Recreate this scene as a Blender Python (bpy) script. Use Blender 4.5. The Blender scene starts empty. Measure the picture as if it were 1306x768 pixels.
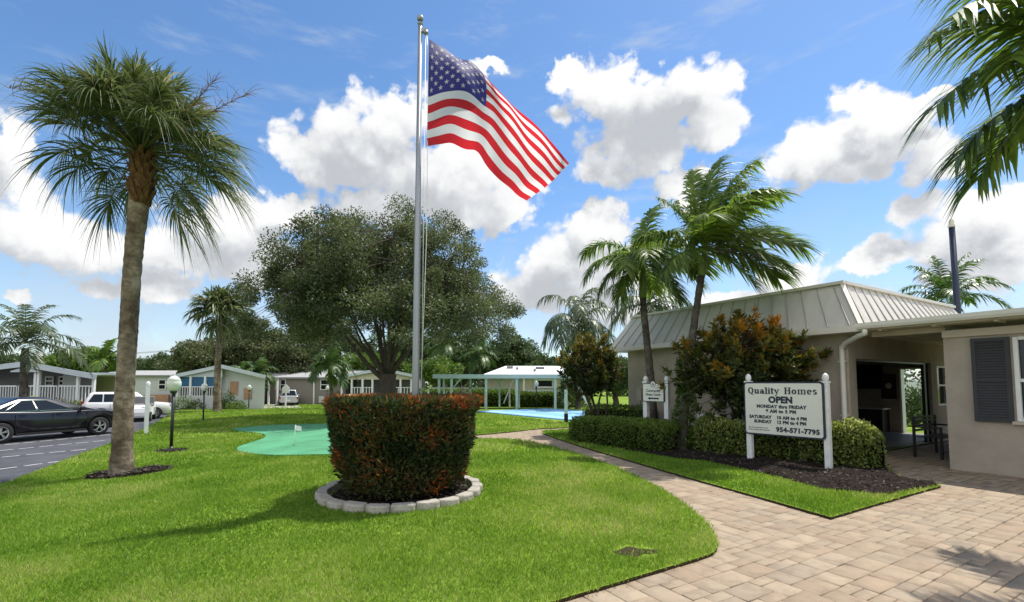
import bpy, bmesh, math, random
import numpy as np
from mathutils import Vector, Matrix, noise, geometry
R = math.radians
random.seed(7); rng = np.random.default_rng(7)
scene = bpy.context.scene
COL = scene.collection

# ------------------------------------------------------------------ camera model (photo 1306 x 768)
F, CX, CY, PITCH, H = 600.0, 653.0, 453.0, R(3.5), 1.6
cP, sP = math.cos(PITCH), math.sin(PITCH)
def ray(px, py):
    u = (px - CX) / F; v = (CY - py) / F
    return (u, cP - v * sP, sP + v * cP)
def at(px, py, Y):
    r = ray(px, py); k = Y / r[1]
    return Vector((r[0] * k, Y, H + r[2] * k))
def sst(a, b, x):
    t = min(1, max(0, (x - a) / (b - a))); return t * t * (3 - 2 * t)
def T(x, y):
    return -0.3 * sst(3.5, 9.5, -x) - 0.6 * sst(28, 50, y)
def Tn(x, y):
    a = np.clip((-x - 3.5) / 6, 0, 1); b = np.clip((y - 28) / 22, 0, 1)
    return -0.3 * a * a * (3 - 2 * a) - 0.6 * b * b * (3 - 2 * b)
def G(px, py):
    r = ray(px, py); z = 0.0
    for _ in range(25):
        k = (z - H) / r[2]; z = 0.5 * z + 0.5 * T(r[0] * k, r[1] * k)
    k = (z - H) / r[2]
    return Vector((r[0] * k, r[1] * k, z))
def G2(px, py):
    g = G(px, py); return (g.x, g.y)
def onT(x, y, dz=0): return Vector((x, y, T(x, y) + dz))

# ------------------------------------------------------------------ object helpers
def tag(o, label=None, cat=None, group=None, kind=None):
    if label: o['label'] = label
    if cat: o['category'] = cat
    if group: o['group'] = group
    if kind: o['kind'] = kind
    return o
def thing(name, label, cat, loc=(0, 0, 0), rotz=0.0, group=None):
    o = bpy.data.objects.new(name, None); COL.objects.link(o)
    o.location = loc; o.rotation_euler = (0, 0, rotz); o.empty_display_size = 0.1
    return tag(o, label, cat, group)
def kids(o): return [c for c in bpy.data.objects if c.parent == o]
def copy_tree(o, parent=None):
    c = o.copy(); COL.objects.link(c); c.parent = parent
    for ch in kids(o): copy_tree(ch, c)
    return c
def fast_mesh(name, V, Fq, mats, smooth=False, mi=None, rnd=None):
    """V (n,3); Fq (m,k) uniform polygons"""
    V = np.asarray(V, np.float32); Fq = np.asarray(Fq, np.int32)
    me = bpy.data.meshes.new(name)
    n, m, k = len(V), len(Fq), Fq.shape[1]
    me.vertices.add(n); me.vertices.foreach_set('co', V.ravel())
    me.loops.add(m * k); me.loops.foreach_set('vertex_index', Fq.ravel())
    me.polygons.add(m); me.polygons.foreach_set('loop_start', np.arange(0, m * k, k, dtype=np.int32))
    if mi is not None: me.polygons.foreach_set('material_index', np.asarray(mi, np.int32))
    if smooth: me.polygons.foreach_set('use_smooth', np.ones(m, bool))
    me.update(calc_edges=True)
    if rnd is not None:
        a = me.attributes.new('rnd', 'FLOAT', 'POINT'); a.data.foreach_set('value', np.asarray(rnd, np.float32))
    for mt in (mats if isinstance(mats, (list, tuple)) else [mats]): me.materials.append(mt)
    return me
def link(name, me, parent=None, loc=None):
    o = bpy.data.objects.new(name, me); COL.objects.link(o)
    if parent: o.parent = parent
    if loc is not None: o.location = loc
    return o

class MB:
    def __init__(s): s.v = []; s.f = []; s.m = []; s.r = []; s.sm = []
    def add(s, vs, fs, mat=0, rnd=0.5, smooth=False):
        b = len(s.v); s.v += [tuple(v) for v in vs]; s.r += [rnd] * len(vs)
        for f in fs: s.f.append([b + i for i in f]); s.m.append(mat); s.sm.append(smooth)
        return s
    def box(s, c, d, rz=0, mat=0, rnd=0.5, rot=None):
        x, y, z = d[0] / 2, d[1] / 2, d[2] / 2
        vs = [Vector((i * x, j * y, k * z)) for k in (-1, 1) for j in (-1, 1) for i in (-1, 1)]
        M = rot if rot is not None else Matrix.Rotation(rz, 3, 'Z')
        c = Vector(c); vs = [M @ v + c for v in vs]
        return s.add(vs, [(0, 2, 3, 1), (4, 5, 7, 6), (0, 1, 5, 4), (2, 6, 7, 3), (0, 4, 6, 2), (1, 3, 7, 5)], mat, rnd)
    def bar(s, a, b, w, h=None, mat=0, rnd=0.5):
        a = Vector(a); b = Vector(b); d = b - a; h = h or w
        M = d.to_track_quat('Y', 'Z').to_matrix()
        return s.box((a + b) / 2, (w, d.length, h), mat=mat, rnd=rnd, rot=M)
    def tube(s, pts, rad, seg=10, mat=0, rnd=0.5, cap=True, smooth=True):
        pts = [Vector(p) for p in pts]; n = len(pts)
        if not isinstance(rad, (list, tuple)): rad = [rad] * n
        vs = []; prev = None
        for i, p in enumerate(pts):
            d = (pts[min(i + 1, n - 1)] - pts[max(i - 1, 0)]).normalized()
            if prev is None:
                a = Vector((1, 0, 0)) if abs(d.x) < .9 else Vector((0, 1, 0))
                u = d.cross(a).normalized()
            else:
                u = (prev - d * prev.dot(d)).normalized()
            prev = u; w = d.cross(u)
            for k in range(seg):
                t = 2 * math.pi * k / seg
                vs.append(p + (u * math.cos(t) + w * math.sin(t)) * rad[i])
        fs = [(i * seg + k, i * seg + (k + 1) % seg, (i + 1) * seg + (k + 1) % seg, (i + 1) * seg + k) for i in range(n - 1) for k in range(seg)]
        s.add(vs, fs, mat, rnd, smooth)
        if cap:
            b = len(s.v) - n * seg
            s.f.append([b + k for k in range(seg)][::-1]); s.m.append(mat); s.sm.append(False)
            s.f.append([b + (n - 1) * seg + k for k in range(seg)]); s.m.append(mat); s.sm.append(False)
        return s
    def lathe(s, prof, c=(0, 0, 0), seg=20, mat=0, smooth=True):
        c = Vector(c)
        return s.tube_raw([[c + Vector((r * math.cos(2 * math.pi * k / seg), r * math.sin(2 * math.pi * k / seg), z)) for k in range(seg)] for r, z in prof], mat, smooth)
    def tube_raw(s, rings, mat=0, smooth=True, cap=True, rnd=.5):
        seg = len(rings[0]); n = len(rings)
        vs = [p for r in rings for p in r]
        fs = [(i * seg + k, i * seg + (k + 1) % seg, (i + 1) * seg + (k + 1) % seg, (i + 1) * seg + k) for i in range(n - 1) for k in range(seg)]
        b = len(s.v); s.add(vs, fs, mat, rnd, smooth)
        if cap:
            s.f.append([b + k for k in range(seg)][::-1]); s.m.append(mat); s.sm.append(False)
            s.f.append([b + (n - 1) * seg + k for k in range(seg)]); s.m.append(mat); s.sm.append(False)
        return s
    def prism(s, poly, z0, z1, mat=0, rnd=.5):
        n = len(poly)
        vs = [(p[0], p[1], z0) for p in poly] + [(p[0], p[1], z1) for p in poly]
        fs = [tuple(range(n))[::-1], tuple(range(n, 2 * n))] + [(i, (i + 1) % n, n + (i + 1) % n, n + i) for i in range(n)]
        return s.add(vs, fs, mat, rnd)
    def slab(s, poly3, off, mat=0):
        """polygon of 3d points extruded by vector off"""
        n = len(poly3); off = Vector(off); P = [Vector(p) for p in poly3]
        vs = P + [p + off for p in P]
        fs = [tuple(range(n))[::-1], tuple(range(n, 2 * n))] + [(i, (i + 1) % n, n + (i + 1) % n, n + i) for i in range(n)]
        return s.add(vs, fs, mat)
    def mesh(s, name, mats):
        me = bpy.data.meshes.new(name); me.from_pydata(s.v, [], s.f)
        for m in (mats if isinstance(mats, (list, tuple)) else [mats]): me.materials.append(m)
        me.polygons.foreach_set('material_index', s.m); me.polygons.foreach_set('use_smooth', s.sm)
        a = me.attributes.new('rnd', 'FLOAT', 'POINT'); a.data.foreach_set('value', s.r)
        bm = bmesh.new(); bm.from_mesh(me); bmesh.ops.recalc_face_normals(bm, faces=bm.faces[:]); bm.to_mesh(me); bm.free()
        me.update(); return me
    def build(s, name, mats, parent=None, loc=None, bevel=0):
        o = link(name, s.mesh(name, mats), parent, loc)
        if bevel:
            b = o.modifiers.new('bevel', 'BEVEL'); b.width = bevel; b.segments = 2; b.limit_method = 'ANGLE'
        return o

# ------------------------------------------------------------------ materials
def new_mat(name):
    m = bpy.data.materials.new(name); m.use_nodes = True
    nt = m.node_tree; nt.nodes.clear()
    out = nt.nodes.new('ShaderNodeOutputMaterial'); b = nt.nodes.new('ShaderNodeBsdfPrincipled')
    nt.links.new(b.outputs[0], out.inputs[0])
    return m, nt, b, out
def N(nt, t, **kw):
    n = nt.nodes.new(t)
    for k, v in kw.items():
        if k == 'op': n.operation = v
        else: setattr(n, k, v)
    return n
def ramp(nt, cols, interp='LINEAR'):
    r = nt.nodes.new('ShaderNodeValToRGB'); r.color_ramp.interpolation = interp
    e = r.color_ramp.elements
    while len(e) > 1: e.remove(e[0])
    for i, (p, c) in enumerate(cols):
        el = e[0] if i == 0 else e.new(p)
        el.position = p; el.color = (*c, 1) if len(c) == 3 else c
    return r
def mat(name, col, rough=.6, metal=0, var=.15, vscale=3, bump=0, bscale=40, spec=.5, coat=0, col2=None, stretch=None, trans=0, alpha=1):
    m, nt, b, out = new_mat(name)
    b.inputs['Roughness'].default_value = rough; b.inputs['Metallic'].default_value = metal
    b.inputs['Specular IOR Level'].default_value = spec; b.inputs['Coat Weight'].default_value = coat
    tc = N(nt, 'ShaderNodeTexCoord'); src = tc.outputs['Object']
    if stretch:
        mp = N(nt, 'ShaderNodeMapping'); mp.inputs['Scale'].default_value = stretch; nt.links.new(src, mp.inputs[0]); src = mp.outputs[0]
    if var or col2:
        nz = N(nt, 'ShaderNodeTexNoise'); nz.inputs['Scale'].default_value = vscale; nz.inputs['Detail'].default_value = 6; nz.inputs['Roughness'].default_value = .65
        nt.links.new(src, nz.inputs['Vector'])
        c2 = col2 or tuple(c * (1 - var) for c in col); c1 = col if col2 else tuple(min(1, c * (1 + var)) for c in col)
        rp = ramp(nt, [(.3, c2), (.7, c1)]); nt.links.new(nz.outputs[0], rp.inputs[0]); nt.links.new(rp.outputs[0], b.inputs['Base Color'])
    else: b.inputs['Base Color'].default_value = (*col, 1)
    if bump:
        nb = N(nt, 'ShaderNodeTexNoise'); nb.inputs['Scale'].default_value = bscale; nb.inputs['Detail'].default_value = 5
        bp = N(nt, 'ShaderNodeBump'); bp.inputs['Strength'].default_value = bump; bp.inputs['Distance'].default_value = .02
        nt.links.new(src, nb.inputs['Vector']); nt.links.new(nb.outputs[0], bp.inputs['Height']); nt.links.new(bp.outputs[0], b.inputs['Normal'])
    return m
def leaf_mat(name, cols, rough=.45, trans=.35, spec=.4, nvar=.0, nscale=.6, tcol=None):
    """cols: list of colours run over attribute rnd"""
    m, nt, b, out = new_mat(name)
    at_ = N(nt, 'ShaderNodeAttribute'); at_.attribute_name = 'rnd'
    k = len(cols); rp = ramp(nt, [(i / (k - 1) if k > 1 else 0, c) for i, c in enumerate(cols)])
    fac = at_.outputs['Fac']
    if nvar:
        tc = N(nt, 'ShaderNodeTexCoord'); nz = N(nt, 'ShaderNodeTexNoise'); nz.inputs['Scale'].default_value = nscale; nz.inputs['Detail'].default_value = 4
        nt.links.new(tc.outputs['Object'], nz.inputs['Vector'])
        ma = N(nt, 'ShaderNodeMath', op='MULTIPLY_ADD'); ma.inputs[1].default_value = nvar * 2; 
        sb = N(nt, 'ShaderNodeMath', op='SUBTRACT'); sb.inputs[1].default_value = nvar
        nt.links.new(nz.outputs[0], ma.inputs[0]); nt.links.new(fac, ma.inputs[2]); nt.links.new(ma.outputs[0], sb.inputs[0]); fac = sb.outputs[0]
    nt.links.new(fac, rp.inputs[0]); nt.links.new(rp.outputs[0], b.inputs['Base Color'])
    b.inputs['Roughness'].default_value = rough; b.inputs['Specular IOR Level'].default_value = spec
    tr = N(nt, 'ShaderNodeBsdfTranslucent'); mx = N(nt, 'ShaderNodeMixShader'); mx.inputs[0].default_value = trans
    hs = N(nt, 'ShaderNodeHueSaturation'); hs.inputs['Value'].default_value = 1.25; hs.inputs['Saturation'].default_value = 1.1
    nt.links.new(rp.outputs[0], hs.inputs['Color']); nt.links.new(hs.outputs[0], tr.inputs[0])
    nt.links.new(b.outputs[0], mx.inputs[1]); nt.links.new(tr.outputs[0], mx.inputs[2]); nt.links.new(mx.outputs[0], out.inputs[0])
    return m
M = {}
M['white'] = mat('white_paint', (.78, .78, .76), .5, var=.06, vscale=6)
M['white_weathered'] = mat('weathered_white_paint', (.76, .75, .72), .55, var=.12, vscale=9, bump=.1)
M['teal_white'] = mat('pale_teal_paint', (.55, .70, .72), .5, var=.06)
M['black_metal'] = mat('black_metal', (.015, .015, .017), .4, var=.2)
M['steel'] = mat('brushed_aluminium', (.30, .31, .32), .42, metal=.6, var=.08, vscale=8, stretch=(6, 6, .4))
M['stucco'] = mat('beige_stucco', (.41, .352, .285), .9, var=.13, vscale=2.2, bump=.6, bscale=70, spec=.2)
M['stucco_trim'] = mat('beige_trim', (.52, .45, .36), .8, var=.07, vscale=3, bump=.1, spec=.2)
M['soffit'] = mat('cream_soffit', (.62, .57, .48), .8, var=.06, vscale=4)
M['metal_roof'] = mat('pale_grey_metal_roof', (.52, .495, .445), .55, metal=.0, var=.12, vscale=2.2, stretch=(1, 1, .4))
M['metal_seam'] = mat('grey_seam_metal', (.40, .375, .33), .5, metal=.2, var=.08)
M['gutter'] = mat('cream_gutter', (.66, .63, .56), .5, var=.06)
M['shutter'] = mat('charcoal_shutter', (.030, .030, .033), .55, var=.12)
M['dark_int'] = mat('dark_interior', (.10, .09, .085), .8, var=.1)
M['int_floor'] = mat('interior_floor_tile', (.20, .17, .14), .5, var=.15)
M['black_screen'] = mat('black_screen', (.006, .006, .007), .15, var=0)
M['navy'] = mat('navy_sign_paint', (.016, .022, .045), .5, var=.1)
M['sign_white'] = mat('sign_face', (.72, .70, .62), .5, var=.04, vscale=5)
M['asphalt'] = mat('asphalt', (.075, .076, .088), .85, var=.3, vscale=1.2, bump=.5, bscale=160, spec=.25)
M['line'] = mat('road_line_paint', (.45, .45, .46), .7, var=.25, vscale=7)
M['concrete'] = mat('pale_concrete', (.42, .40, .36), .85, var=.14, vscale=2.5, bump=.2)
M['edging'] = mat('edging_concrete', (.36, .335, .285), .95, var=.22, vscale=7, bump=.6, bscale=60, spec=.2)
M['mulch'] = mat('dark_mulch', (.020, .014, .011), 1, var=.5, vscale=25, bump=1, bscale=45, spec=.1)
M['soil'] = mat('soil', (.045, .032, .02), 1, var=.4, vscale=30, bump=.8, spec=.1)
M['joint'] = mat('joint_sand', (.15, .125, .095), 1, var=.3, vscale=30, spec=.1)
M['turf'] = mat('putting_turf', (.085, .275, .145), .95, var=.22, vscale=.8, bump=.3, bscale=250, spec=.15)
M['court'] = mat('blue_court_paint', (.17, .39, .66), .7, var=.2, vscale=1.4)
M['court_dark'] = mat('dark_blue_court_paint', (.03, .09, .28), .6, var=.1)
M['court_pale'] = mat('pale_blue_court_paint', (.32, .56, .80), .6, var=.1, vscale=.8)
M['bark'] = mat('oak_bark', (.085, .07, .055), .95, var=.35, vscale=6, bump=.9, bscale=14, spec=.15, stretch=(3, 3, .7))
M['globe'] = mat('milky_globe', (.62, .64, .57), .25, var=.05)
M['glass'] = mat('dark_glass', (.014, .018, .022), .08, var=0, spec=.4)
M['tyre'] = mat('tyre_rubber', (.012, .012, .012), .85, var=.2)
M['rim'] = mat('alloy_rim', (.55, .55, .57), .3, metal=.8, var=.05)
M['chrome'] = mat('chrome_trim', (.65, .66, .68), .15, metal=1, var=0)
M['black_paint'] = mat('black_car_paint', (.010, .010, .013), .25, var=0, coat=.35, spec=.5)
M['white_paint'] = mat('white_car_paint', (.70, .70, .70), .25, var=.03, coat=.7)
M['silver_paint'] = mat('silver_car_paint', (.50, .51, .53), .28, metal=.35, var=.03, coat=.7)
M['dark_paint'] = mat('dark_grey_car_paint', (.05, .055, .06), .25, var=.03, coat=.7)
M['lamp_red'] = mat('red_lens', (.35, .01, .01), .2, var=0)
M['lamp_clear'] = mat('clear_lens', (.7, .7, .7), .1, var=0, spec=.9)
M['under'] = mat('underbody_black', (.01, .01, .01), .9, var=0)
M['house_grey'] = mat('grey_siding', (.20, .20, .205), .7, var=.08, stretch=(.3, .3, 20), vscale=3)
M['house_pale'] = mat('pale_siding', (.55, .57, .56), .7, var=.06, stretch=(.3, .3, 20), vscale=3)
M['house_taupe'] = mat('taupe_siding', (.235, .205, .175), .75, var=.08, stretch=(.3, .3, 20), vscale=3)
M['house_cream'] = mat('cream_siding', (.55, .50, .38), .75, var=.08)
M['blue_screen'] = mat('blue_screen_panel', (.02, .11, .22), .6, var=.12)
M['roof_grey'] = mat('grey_shingle', (.30, .30, .29), .9, var=.2, vscale=5, bump=.3)
M['roof_pale'] = mat('pale_blue_fascia', (.50, .55, .58), .6, var=.06)
M['roof_white'] = mat('white_membrane_roof', (.80, .80, .80), .6, var=.05)
M['tan'] = mat('terracotta_panel', (.45, .25, .15), .8, var=.15)
M['coping'] = mat('roof_cap_metal', (.62, .58, .51), .45, metal=.15, var=.06)
M['red_item'] = mat('red_enamel', (.09, .02, .015), .4, var=.1)
M['pot'] = mat('white_planter', (.7, .7, .66), .6, var=.08)

# sabal trunk material: rough rings
def trunk_mat(name, c1, c2, ring=26, rs=.8):
    m, nt, b, out = new_mat(name)
    tc = N(nt, 'ShaderNodeTexCoord'); mp = N(nt, 'ShaderNodeMapping'); mp.inputs['Scale'].default_value = (ring * .32, ring * .32, ring * .45)
    nt.links.new(tc.outputs['Object'], mp.inputs[0])
    nz = N(nt, 'ShaderNodeTexNoise'); nz.inputs['Scale'].default_value = 1.6; nz.inputs['Detail'].default_value = 7; nz.inputs['Roughness'].default_value = .7
    nt.links.new(mp.outputs[0], nz.inputs['Vector'])
    nz2 = N(nt, 'ShaderNodeTexNoise'); nz2.inputs['Scale'].default_value = 2.2; nz2.inputs['Detail'].default_value = 5
    nt.links.new(tc.outputs['Object'], nz2.inputs['Vector'])
    mx = N(nt, 'ShaderNodeMath', op='ADD'); mu = N(nt, 'ShaderNodeMath', op='MULTIPLY'); mu.inputs[1].default_value = .5
    nt.links.new(nz.outputs[0], mx.inputs[0]); nt.links.new(nz2.outputs[0], mx.inputs[1]); nt.links.new(mx.outputs[0], mu.inputs[0])
    rp = ramp(nt, [(.40, c1), (.50, tuple((a + b_) / 2.4 for a, b_ in zip(c1, c2))), (.60, c2)]); nt.links.new(mu.outputs[0], rp.inputs[0]); nt.links.new(rp.outputs[0], b.inputs['Base Color'])
    bp = N(nt, 'ShaderNodeBump'); bp.inputs['Strength'].default_value = rs; bp.inputs['Distance'].default_value = .03
    nt.links.new(nz.outputs[0], bp.inputs['Height']); nt.links.new(bp.outputs[0], b.inputs['Normal'])
    b.inputs['Roughness'].default_value = .95; b.inputs['Specular IOR Level'].default_value = .15
    return m
M['sabal_trunk'] = trunk_mat('sabal_trunk_bark', (.085, .060, .042), (.30, .245, .18), 12, 1.0)
M['palm_trunk'] = trunk_mat('smooth_palm_bark', (.05, .042, .034), (.16, .14, .115), 14, .7)
M['boots'] = mat('brown_leaf_boots', (.12, .066, .032), .95, var=.6, vscale=16, bump=1, bscale=30, spec=.1, stretch=(1, 1, .5))
M['shaft'] = mat('green_crownshaft', (.16, .22, .06), .5, var=.25, vscale=5, stretch=(2, 2, .4))

M['sabal_leaf'] = leaf_mat('sabal_leaf', [(.045, .065, .022), (.08, .11, .033), (.13, .155, .055), (.30, .27, .16)], .42, .42)
M['palm_leaf'] = leaf_mat('feather_palm_leaf', [(.045, .085, .015), (.125, .195, .034), (.185, .26, .05), (.31, .32, .10)], .42, .5)
M['far_palm_leaf'] = leaf_mat('far_palm_leaf', [(.04, .08, .02), (.075, .13, .03), (.12, .17, .05)], .4, .35)
M['silver_palm_leaf'] = leaf_mat('queen_palm_leaf', [(.05, .075, .03), (.09, .12, .055), (.14, .16, .085)], .4, .35)
M['stalk'] = mat('dry_flower_stalk', (.20, .13, .09), .9, var=.2)
M['oak_leaf'] = leaf_mat('oak_leaf', [(.036, .048, .018), (.072, .092, .034), (.12, .14, .054), (.20, .21, .10)], .5, .38, nvar=.25, nscale=.5)
M['tree_leaf'] = leaf_mat('tree_leaf', [(.03, .055, .018), (.06, .095, .028), (.10, .145, .045)], .5, .3, nvar=.2, nscale=.4)
M['bright_leaf'] = leaf_mat('bright_tree_leaf', [(.05, .10, .015), (.10, .17, .03), (.18, .24, .04)], .5, .35, nvar=.2, nscale=.4)
M['hedge_leaf'] = leaf_mat('hedge_leaf', [(.045, .085, .014), (.11, .175, .026), (.21, .285, .048)], .5, .45, nvar=.2, nscale=1.5)
M['pale_hedge_leaf'] = leaf_mat('variegated_hedge_leaf', [(.035, .065, .013), (.13, .18, .036), (.32, .36, .10), (.55, .55, .25)], .5, .5, nvar=.2, nscale=2)
CROTON = [(.020, .036, .014), (.065, .088, .022), (.085, .070, .024), (.17, .045, .024), (.36, .10, .026), (.48, .24, .04)]
M['croton_leaf'] = leaf_mat('croton_leaf', CROTON, .5, .3, spec=.25)
M['croton_tree_leaf'] = leaf_mat('tall_croton_leaf', [(.022, .036, .014), (.055, .08, .022), (.10, .12, .028), (.18, .14, .024), (.34, .17, .02), (.48, .20, .018)], .5, .35, spec=.3)
M['flower_leaf'] = leaf_mat('flower_leaf', [(.04, .07, .02), (.08, .12, .03), (.45, .42, .38), (.40, .15, .16)], .6, .3)
M['yellow_leaf'] = leaf_mat('yellow_flower', [(.10, .14, .02), (.60, .50, .03), (.75, .62, .05)], .6, .3)
M['grass'] = leaf_mat('grass_blade', [(.085, .17, .020), (.155, .265, .032), (.235, .355, .050), (.46, .45, .17)], .6, .45, spec=.2, nvar=.42, nscale=1.1)
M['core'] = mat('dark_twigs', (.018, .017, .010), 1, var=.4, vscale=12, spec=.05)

# lawn base: greenish thatch
m, nt, b, out = new_mat('lawn_ground')
tc = N(nt, 'ShaderNodeTexCoord'); n1 = N(nt, 'ShaderNodeTexNoise'); n1.inputs['Scale'].default_value = .55; n1.inputs['Detail'].default_value = 6
n2 = N(nt, 'ShaderNodeTexNoise'); n2.inputs['Scale'].default_value = 22; n2.inputs['Detail'].default_value = 4
nt.links.new(tc.outputs['Object'], n1.inputs['Vector']); nt.links.new(tc.outputs['Object'], n2.inputs['Vector'])
ad = N(nt, 'ShaderNodeMath', op='ADD'); hf = N(nt, 'ShaderNodeMath', op='MULTIPLY'); hf.inputs[1].default_value = .5
nt.links.new(n1.outputs[0], ad.inputs[0]); nt.links.new(n2.outputs[0], ad.inputs[1]); nt.links.new(ad.outputs[0], hf.inputs[0])
rp = ramp(nt, [(.35, (.09, .145, .018)), (.5, (.155, .235, .028)), (.65, (.23, .31, .042))])
nt.links.new(hf.outputs[0], rp.inputs[0]); nt.links.new(rp.outputs[0], b.inputs['Base Color']); b.inputs['Roughness'].default_value = .95; b.inputs['Specular IOR Level'].default_value = .1
bp = N(nt, 'ShaderNodeBump'); bp.inputs['Strength'].default_value = .8; bp.inputs['Distance'].default_value = .03
nt.links.new(n2.outputs[0], bp.inputs['Height']); nt.links.new(bp.outputs[0], b.inputs['Normal'])
M['lawn'] = m
# pavers
m, nt, b, out = new_mat('tumbled_pavers')
a_ = N(nt, 'ShaderNodeAttribute'); a_.attribute_name = 'rnd'
rp = ramp(nt, [(0, (.265, .200, .142)), (.25, (.315, .248, .178)), (.5, (.275, .222, .166)), (.75, (.34, .272, .196)), (1, (.285, .215, .152))])
nt.links.new(a_.outputs['Fac'], rp.inputs[0])
tc = N(nt, 'ShaderNodeTexCoord'); nz = N(nt, 'ShaderNodeTexNoise'); nz.inputs['Scale'].default_value = 5; nz.inputs['Detail'].default_value = 8; nz.inputs['Roughness'].default_value = .7
nt.links.new(tc.outputs['Object'], nz.inputs['Vector'])
r2 = ramp(nt, [(.28, (.66, .645, .63)), (.5, (.98, .97, .95)), (.72, (1.13, 1.11, 1.08))]); nt.links.new(nz.outputs[0], r2.inputs[0])
mm = N(nt, 'ShaderNodeMix', data_type='RGBA', blend_type='MULTIPLY'); mm.inputs[0].default_value = 1
nt.links.new(rp.outputs[0], mm.inputs[6]); nt.links.new(r2.outputs[0], mm.inputs[7]); nt.links.new(mm.outputs[2], b.inputs['Base Color'])
nb = N(nt, 'ShaderNodeTexNoise'); nb.inputs['Scale'].default_value = 70; nb.inputs['Detail'].default_value = 4; nt.links.new(tc.outputs['Object'], nb.inputs['Vector'])
bp = N(nt, 'ShaderNodeBump'); bp.inputs['Strength'].default_value = .35; bp.inputs['Distance'].default_value = .01
nt.links.new(nb.outputs[0], bp.inputs['Height']); nt.links.new(bp.outputs[0], b.inputs['Normal'])
b.inputs['Roughness'].default_value = .85; b.inputs['Specular IOR Level'].default_value = .25
M['paver'] = m
# clear window glass you can look through
m, nt, b, out = new_mat('clear_glass')
tr = N(nt, 'ShaderNodeBsdfTransparent'); tr.inputs[0].default_value = (.80, .84, .83, 1)
gl = N(nt, 'ShaderNodeBsdfGlossy'); gl.inputs['Roughness'].default_value = .02
fr = N(nt, 'ShaderNodeFresnel'); fr.inputs[0].default_value = 1.5
mx = N(nt, 'ShaderNodeMixShader'); nt.links.new(fr.outputs[0], mx.inputs[0]); nt.links.new(tr.outputs[0], mx.inputs[1]); nt.links.new(gl.outputs[0], mx.inputs[2]); nt.links.new(mx.outputs[0], out.inputs[0])
M['clear_glass'] = m
# ------------------------------------------------------------------ camera, sun, sky
cam = bpy.data.cameras.new('camera'); co = bpy.data.objects.new('camera', cam); COL.objects.link(co)
co.location = (0, 0, H); co.rotation_euler = (R(90) + PITCH, 0, 0)
cam.sensor_width = 36; cam.lens = 36 * F / 1306; cam.shift_y = (CY - 384) / 1306; cam.clip_end = 2000; cam.clip_start = .05
scene.camera = co
SAZ = math.atan2(.77, .64); SEL = R(64)
sv = Vector((math.sin(SAZ) * math.cos(SEL), math.cos(SAZ) * math.cos(SEL), math.sin(SEL)))
sl = bpy.data.lights.new('sun', 'SUN'); sl.energy = 3.3; sl.angle = R(.6); sl.color = (1, .955, .88)
so = bpy.data.objects.new('sun', sl); COL.objects.link(so); so.rotation_euler = sv.to_track_quat('Z', 'Y').to_euler(); so.location = (20, 20, 40)
scene.view_settings.view_transform = 'Standard'; scene.view_settings.look = 'None'; scene.view_settings.gamma = 1
scene.view_settings.exposure = 0.90; scene.view_settings.use_curve_mapping = False
scene.render.engine = 'CYCLES'
try:
    scene.cycles.use_denoising = True; scene.cycles.denoiser = 'OPENIMAGEDENOISE'
    scene.cycles.max_bounces = 8; scene.cycles.transparent_max_bounces = 12; scene.cycles.sample_clamp_indirect = 6
except Exception: pass

w = bpy.data.worlds.new('World'); scene.world = w; w.use_nodes = True
nt = w.node_tree; nt.nodes.clear(); L_ = nt.links.new
wo = N(nt, 'ShaderNodeOutputWorld'); bg = N(nt, 'ShaderNodeBackground'); bg.inputs[1].default_value = .15; L_(bg.outputs[0], wo.inputs[0])
sky = N(nt, 'ShaderNodeTexSky', sky_type='NISHITA'); sky.sun_disc = False; sky.sun_elevation = SEL; sky.sun_rotation = SAZ
sky.air_density = 1.0; sky.dust_density = .25; sky.ozone_density = 2.2; sky.altitude = 0
tc = N(nt, 'ShaderNodeTexCoord'); sx = N(nt, 'ShaderNodeSeparateXYZ'); L_(tc.outputs['Generated'], sx.inputs[0])
az = N(nt, 'ShaderNodeMath', op='ARCTAN2'); L_(sx.outputs[0], az.inputs[0]); L_(sx.outputs[1], az.inputs[1])
el = N(nt, 'ShaderNodeMath', op='ARCSINE'); L_(sx.outputs[2], el.inputs[0])
pv = N(nt, 'ShaderNodeCombineXYZ'); L_(az.outputs[0], pv.inputs[0]); L_(el.outputs[0], pv.inputs[1])
def ae(px, py):
    r = Vector(ray(px, py)).normalized(); return math.atan2(r.x, r.y), math.asin(r.z)
# clouds of the day: centre and half sizes, where each stands in the sky (as seen in the photo)
CL = [(470, 175, 75, 62), (560, 235, 120, 75), (415, 205, 62, 36), (630, 268, 48, 42), (510, 150, 55, 42), (480, 260, 75, 45), (370, 270, 40, 22),
      (790, 120, 95, 48), (860, 135, 92, 62), (895, 100, 52, 40), (815, 190, 78, 48), (725, 93, 42, 18), (770, 215, 40, 22), (915, 160, 45, 45),
      (1125, 165, 95, 52), (1035, 205, 76, 44), (1115, 140, 60, 34), (1185, 195, 62, 46), (1090, 210, 90, 30),
      (1240, 300, 115, 52), (1165, 262, 55, 24), (1110, 320, 40, 20), (1290, 270, 60, 40), (1230, 350, 130, 30),
      (770, 290, 58, 34), (720, 340, 78, 50), (690, 375, 75, 34), (780, 340, 60, 40), (800, 390, 80, 30),
      (55, 300, 115, 46), (205, 318, 150, 34), (305, 290, 85, 42), (185, 368, 90, 28), (20, 384, 32, 12), (-30, 230, 70, 60), (340, 335, 70, 30),
      (1000, 350, 58, 34), (945, 388, 95, 26), (620, 95, 26, 12), (20, 190, 40, 40), (1200, 110, 40, 16), (870, 240, 60, 22), (1080, 375, 70, 20)]
nA = N(nt, 'ShaderNodeTexNoise'); nA.inputs['Scale'].default_value = 9; nA.inputs['Detail'].default_value = 6; nA.inputs['Roughness'].default_value = .62
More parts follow.
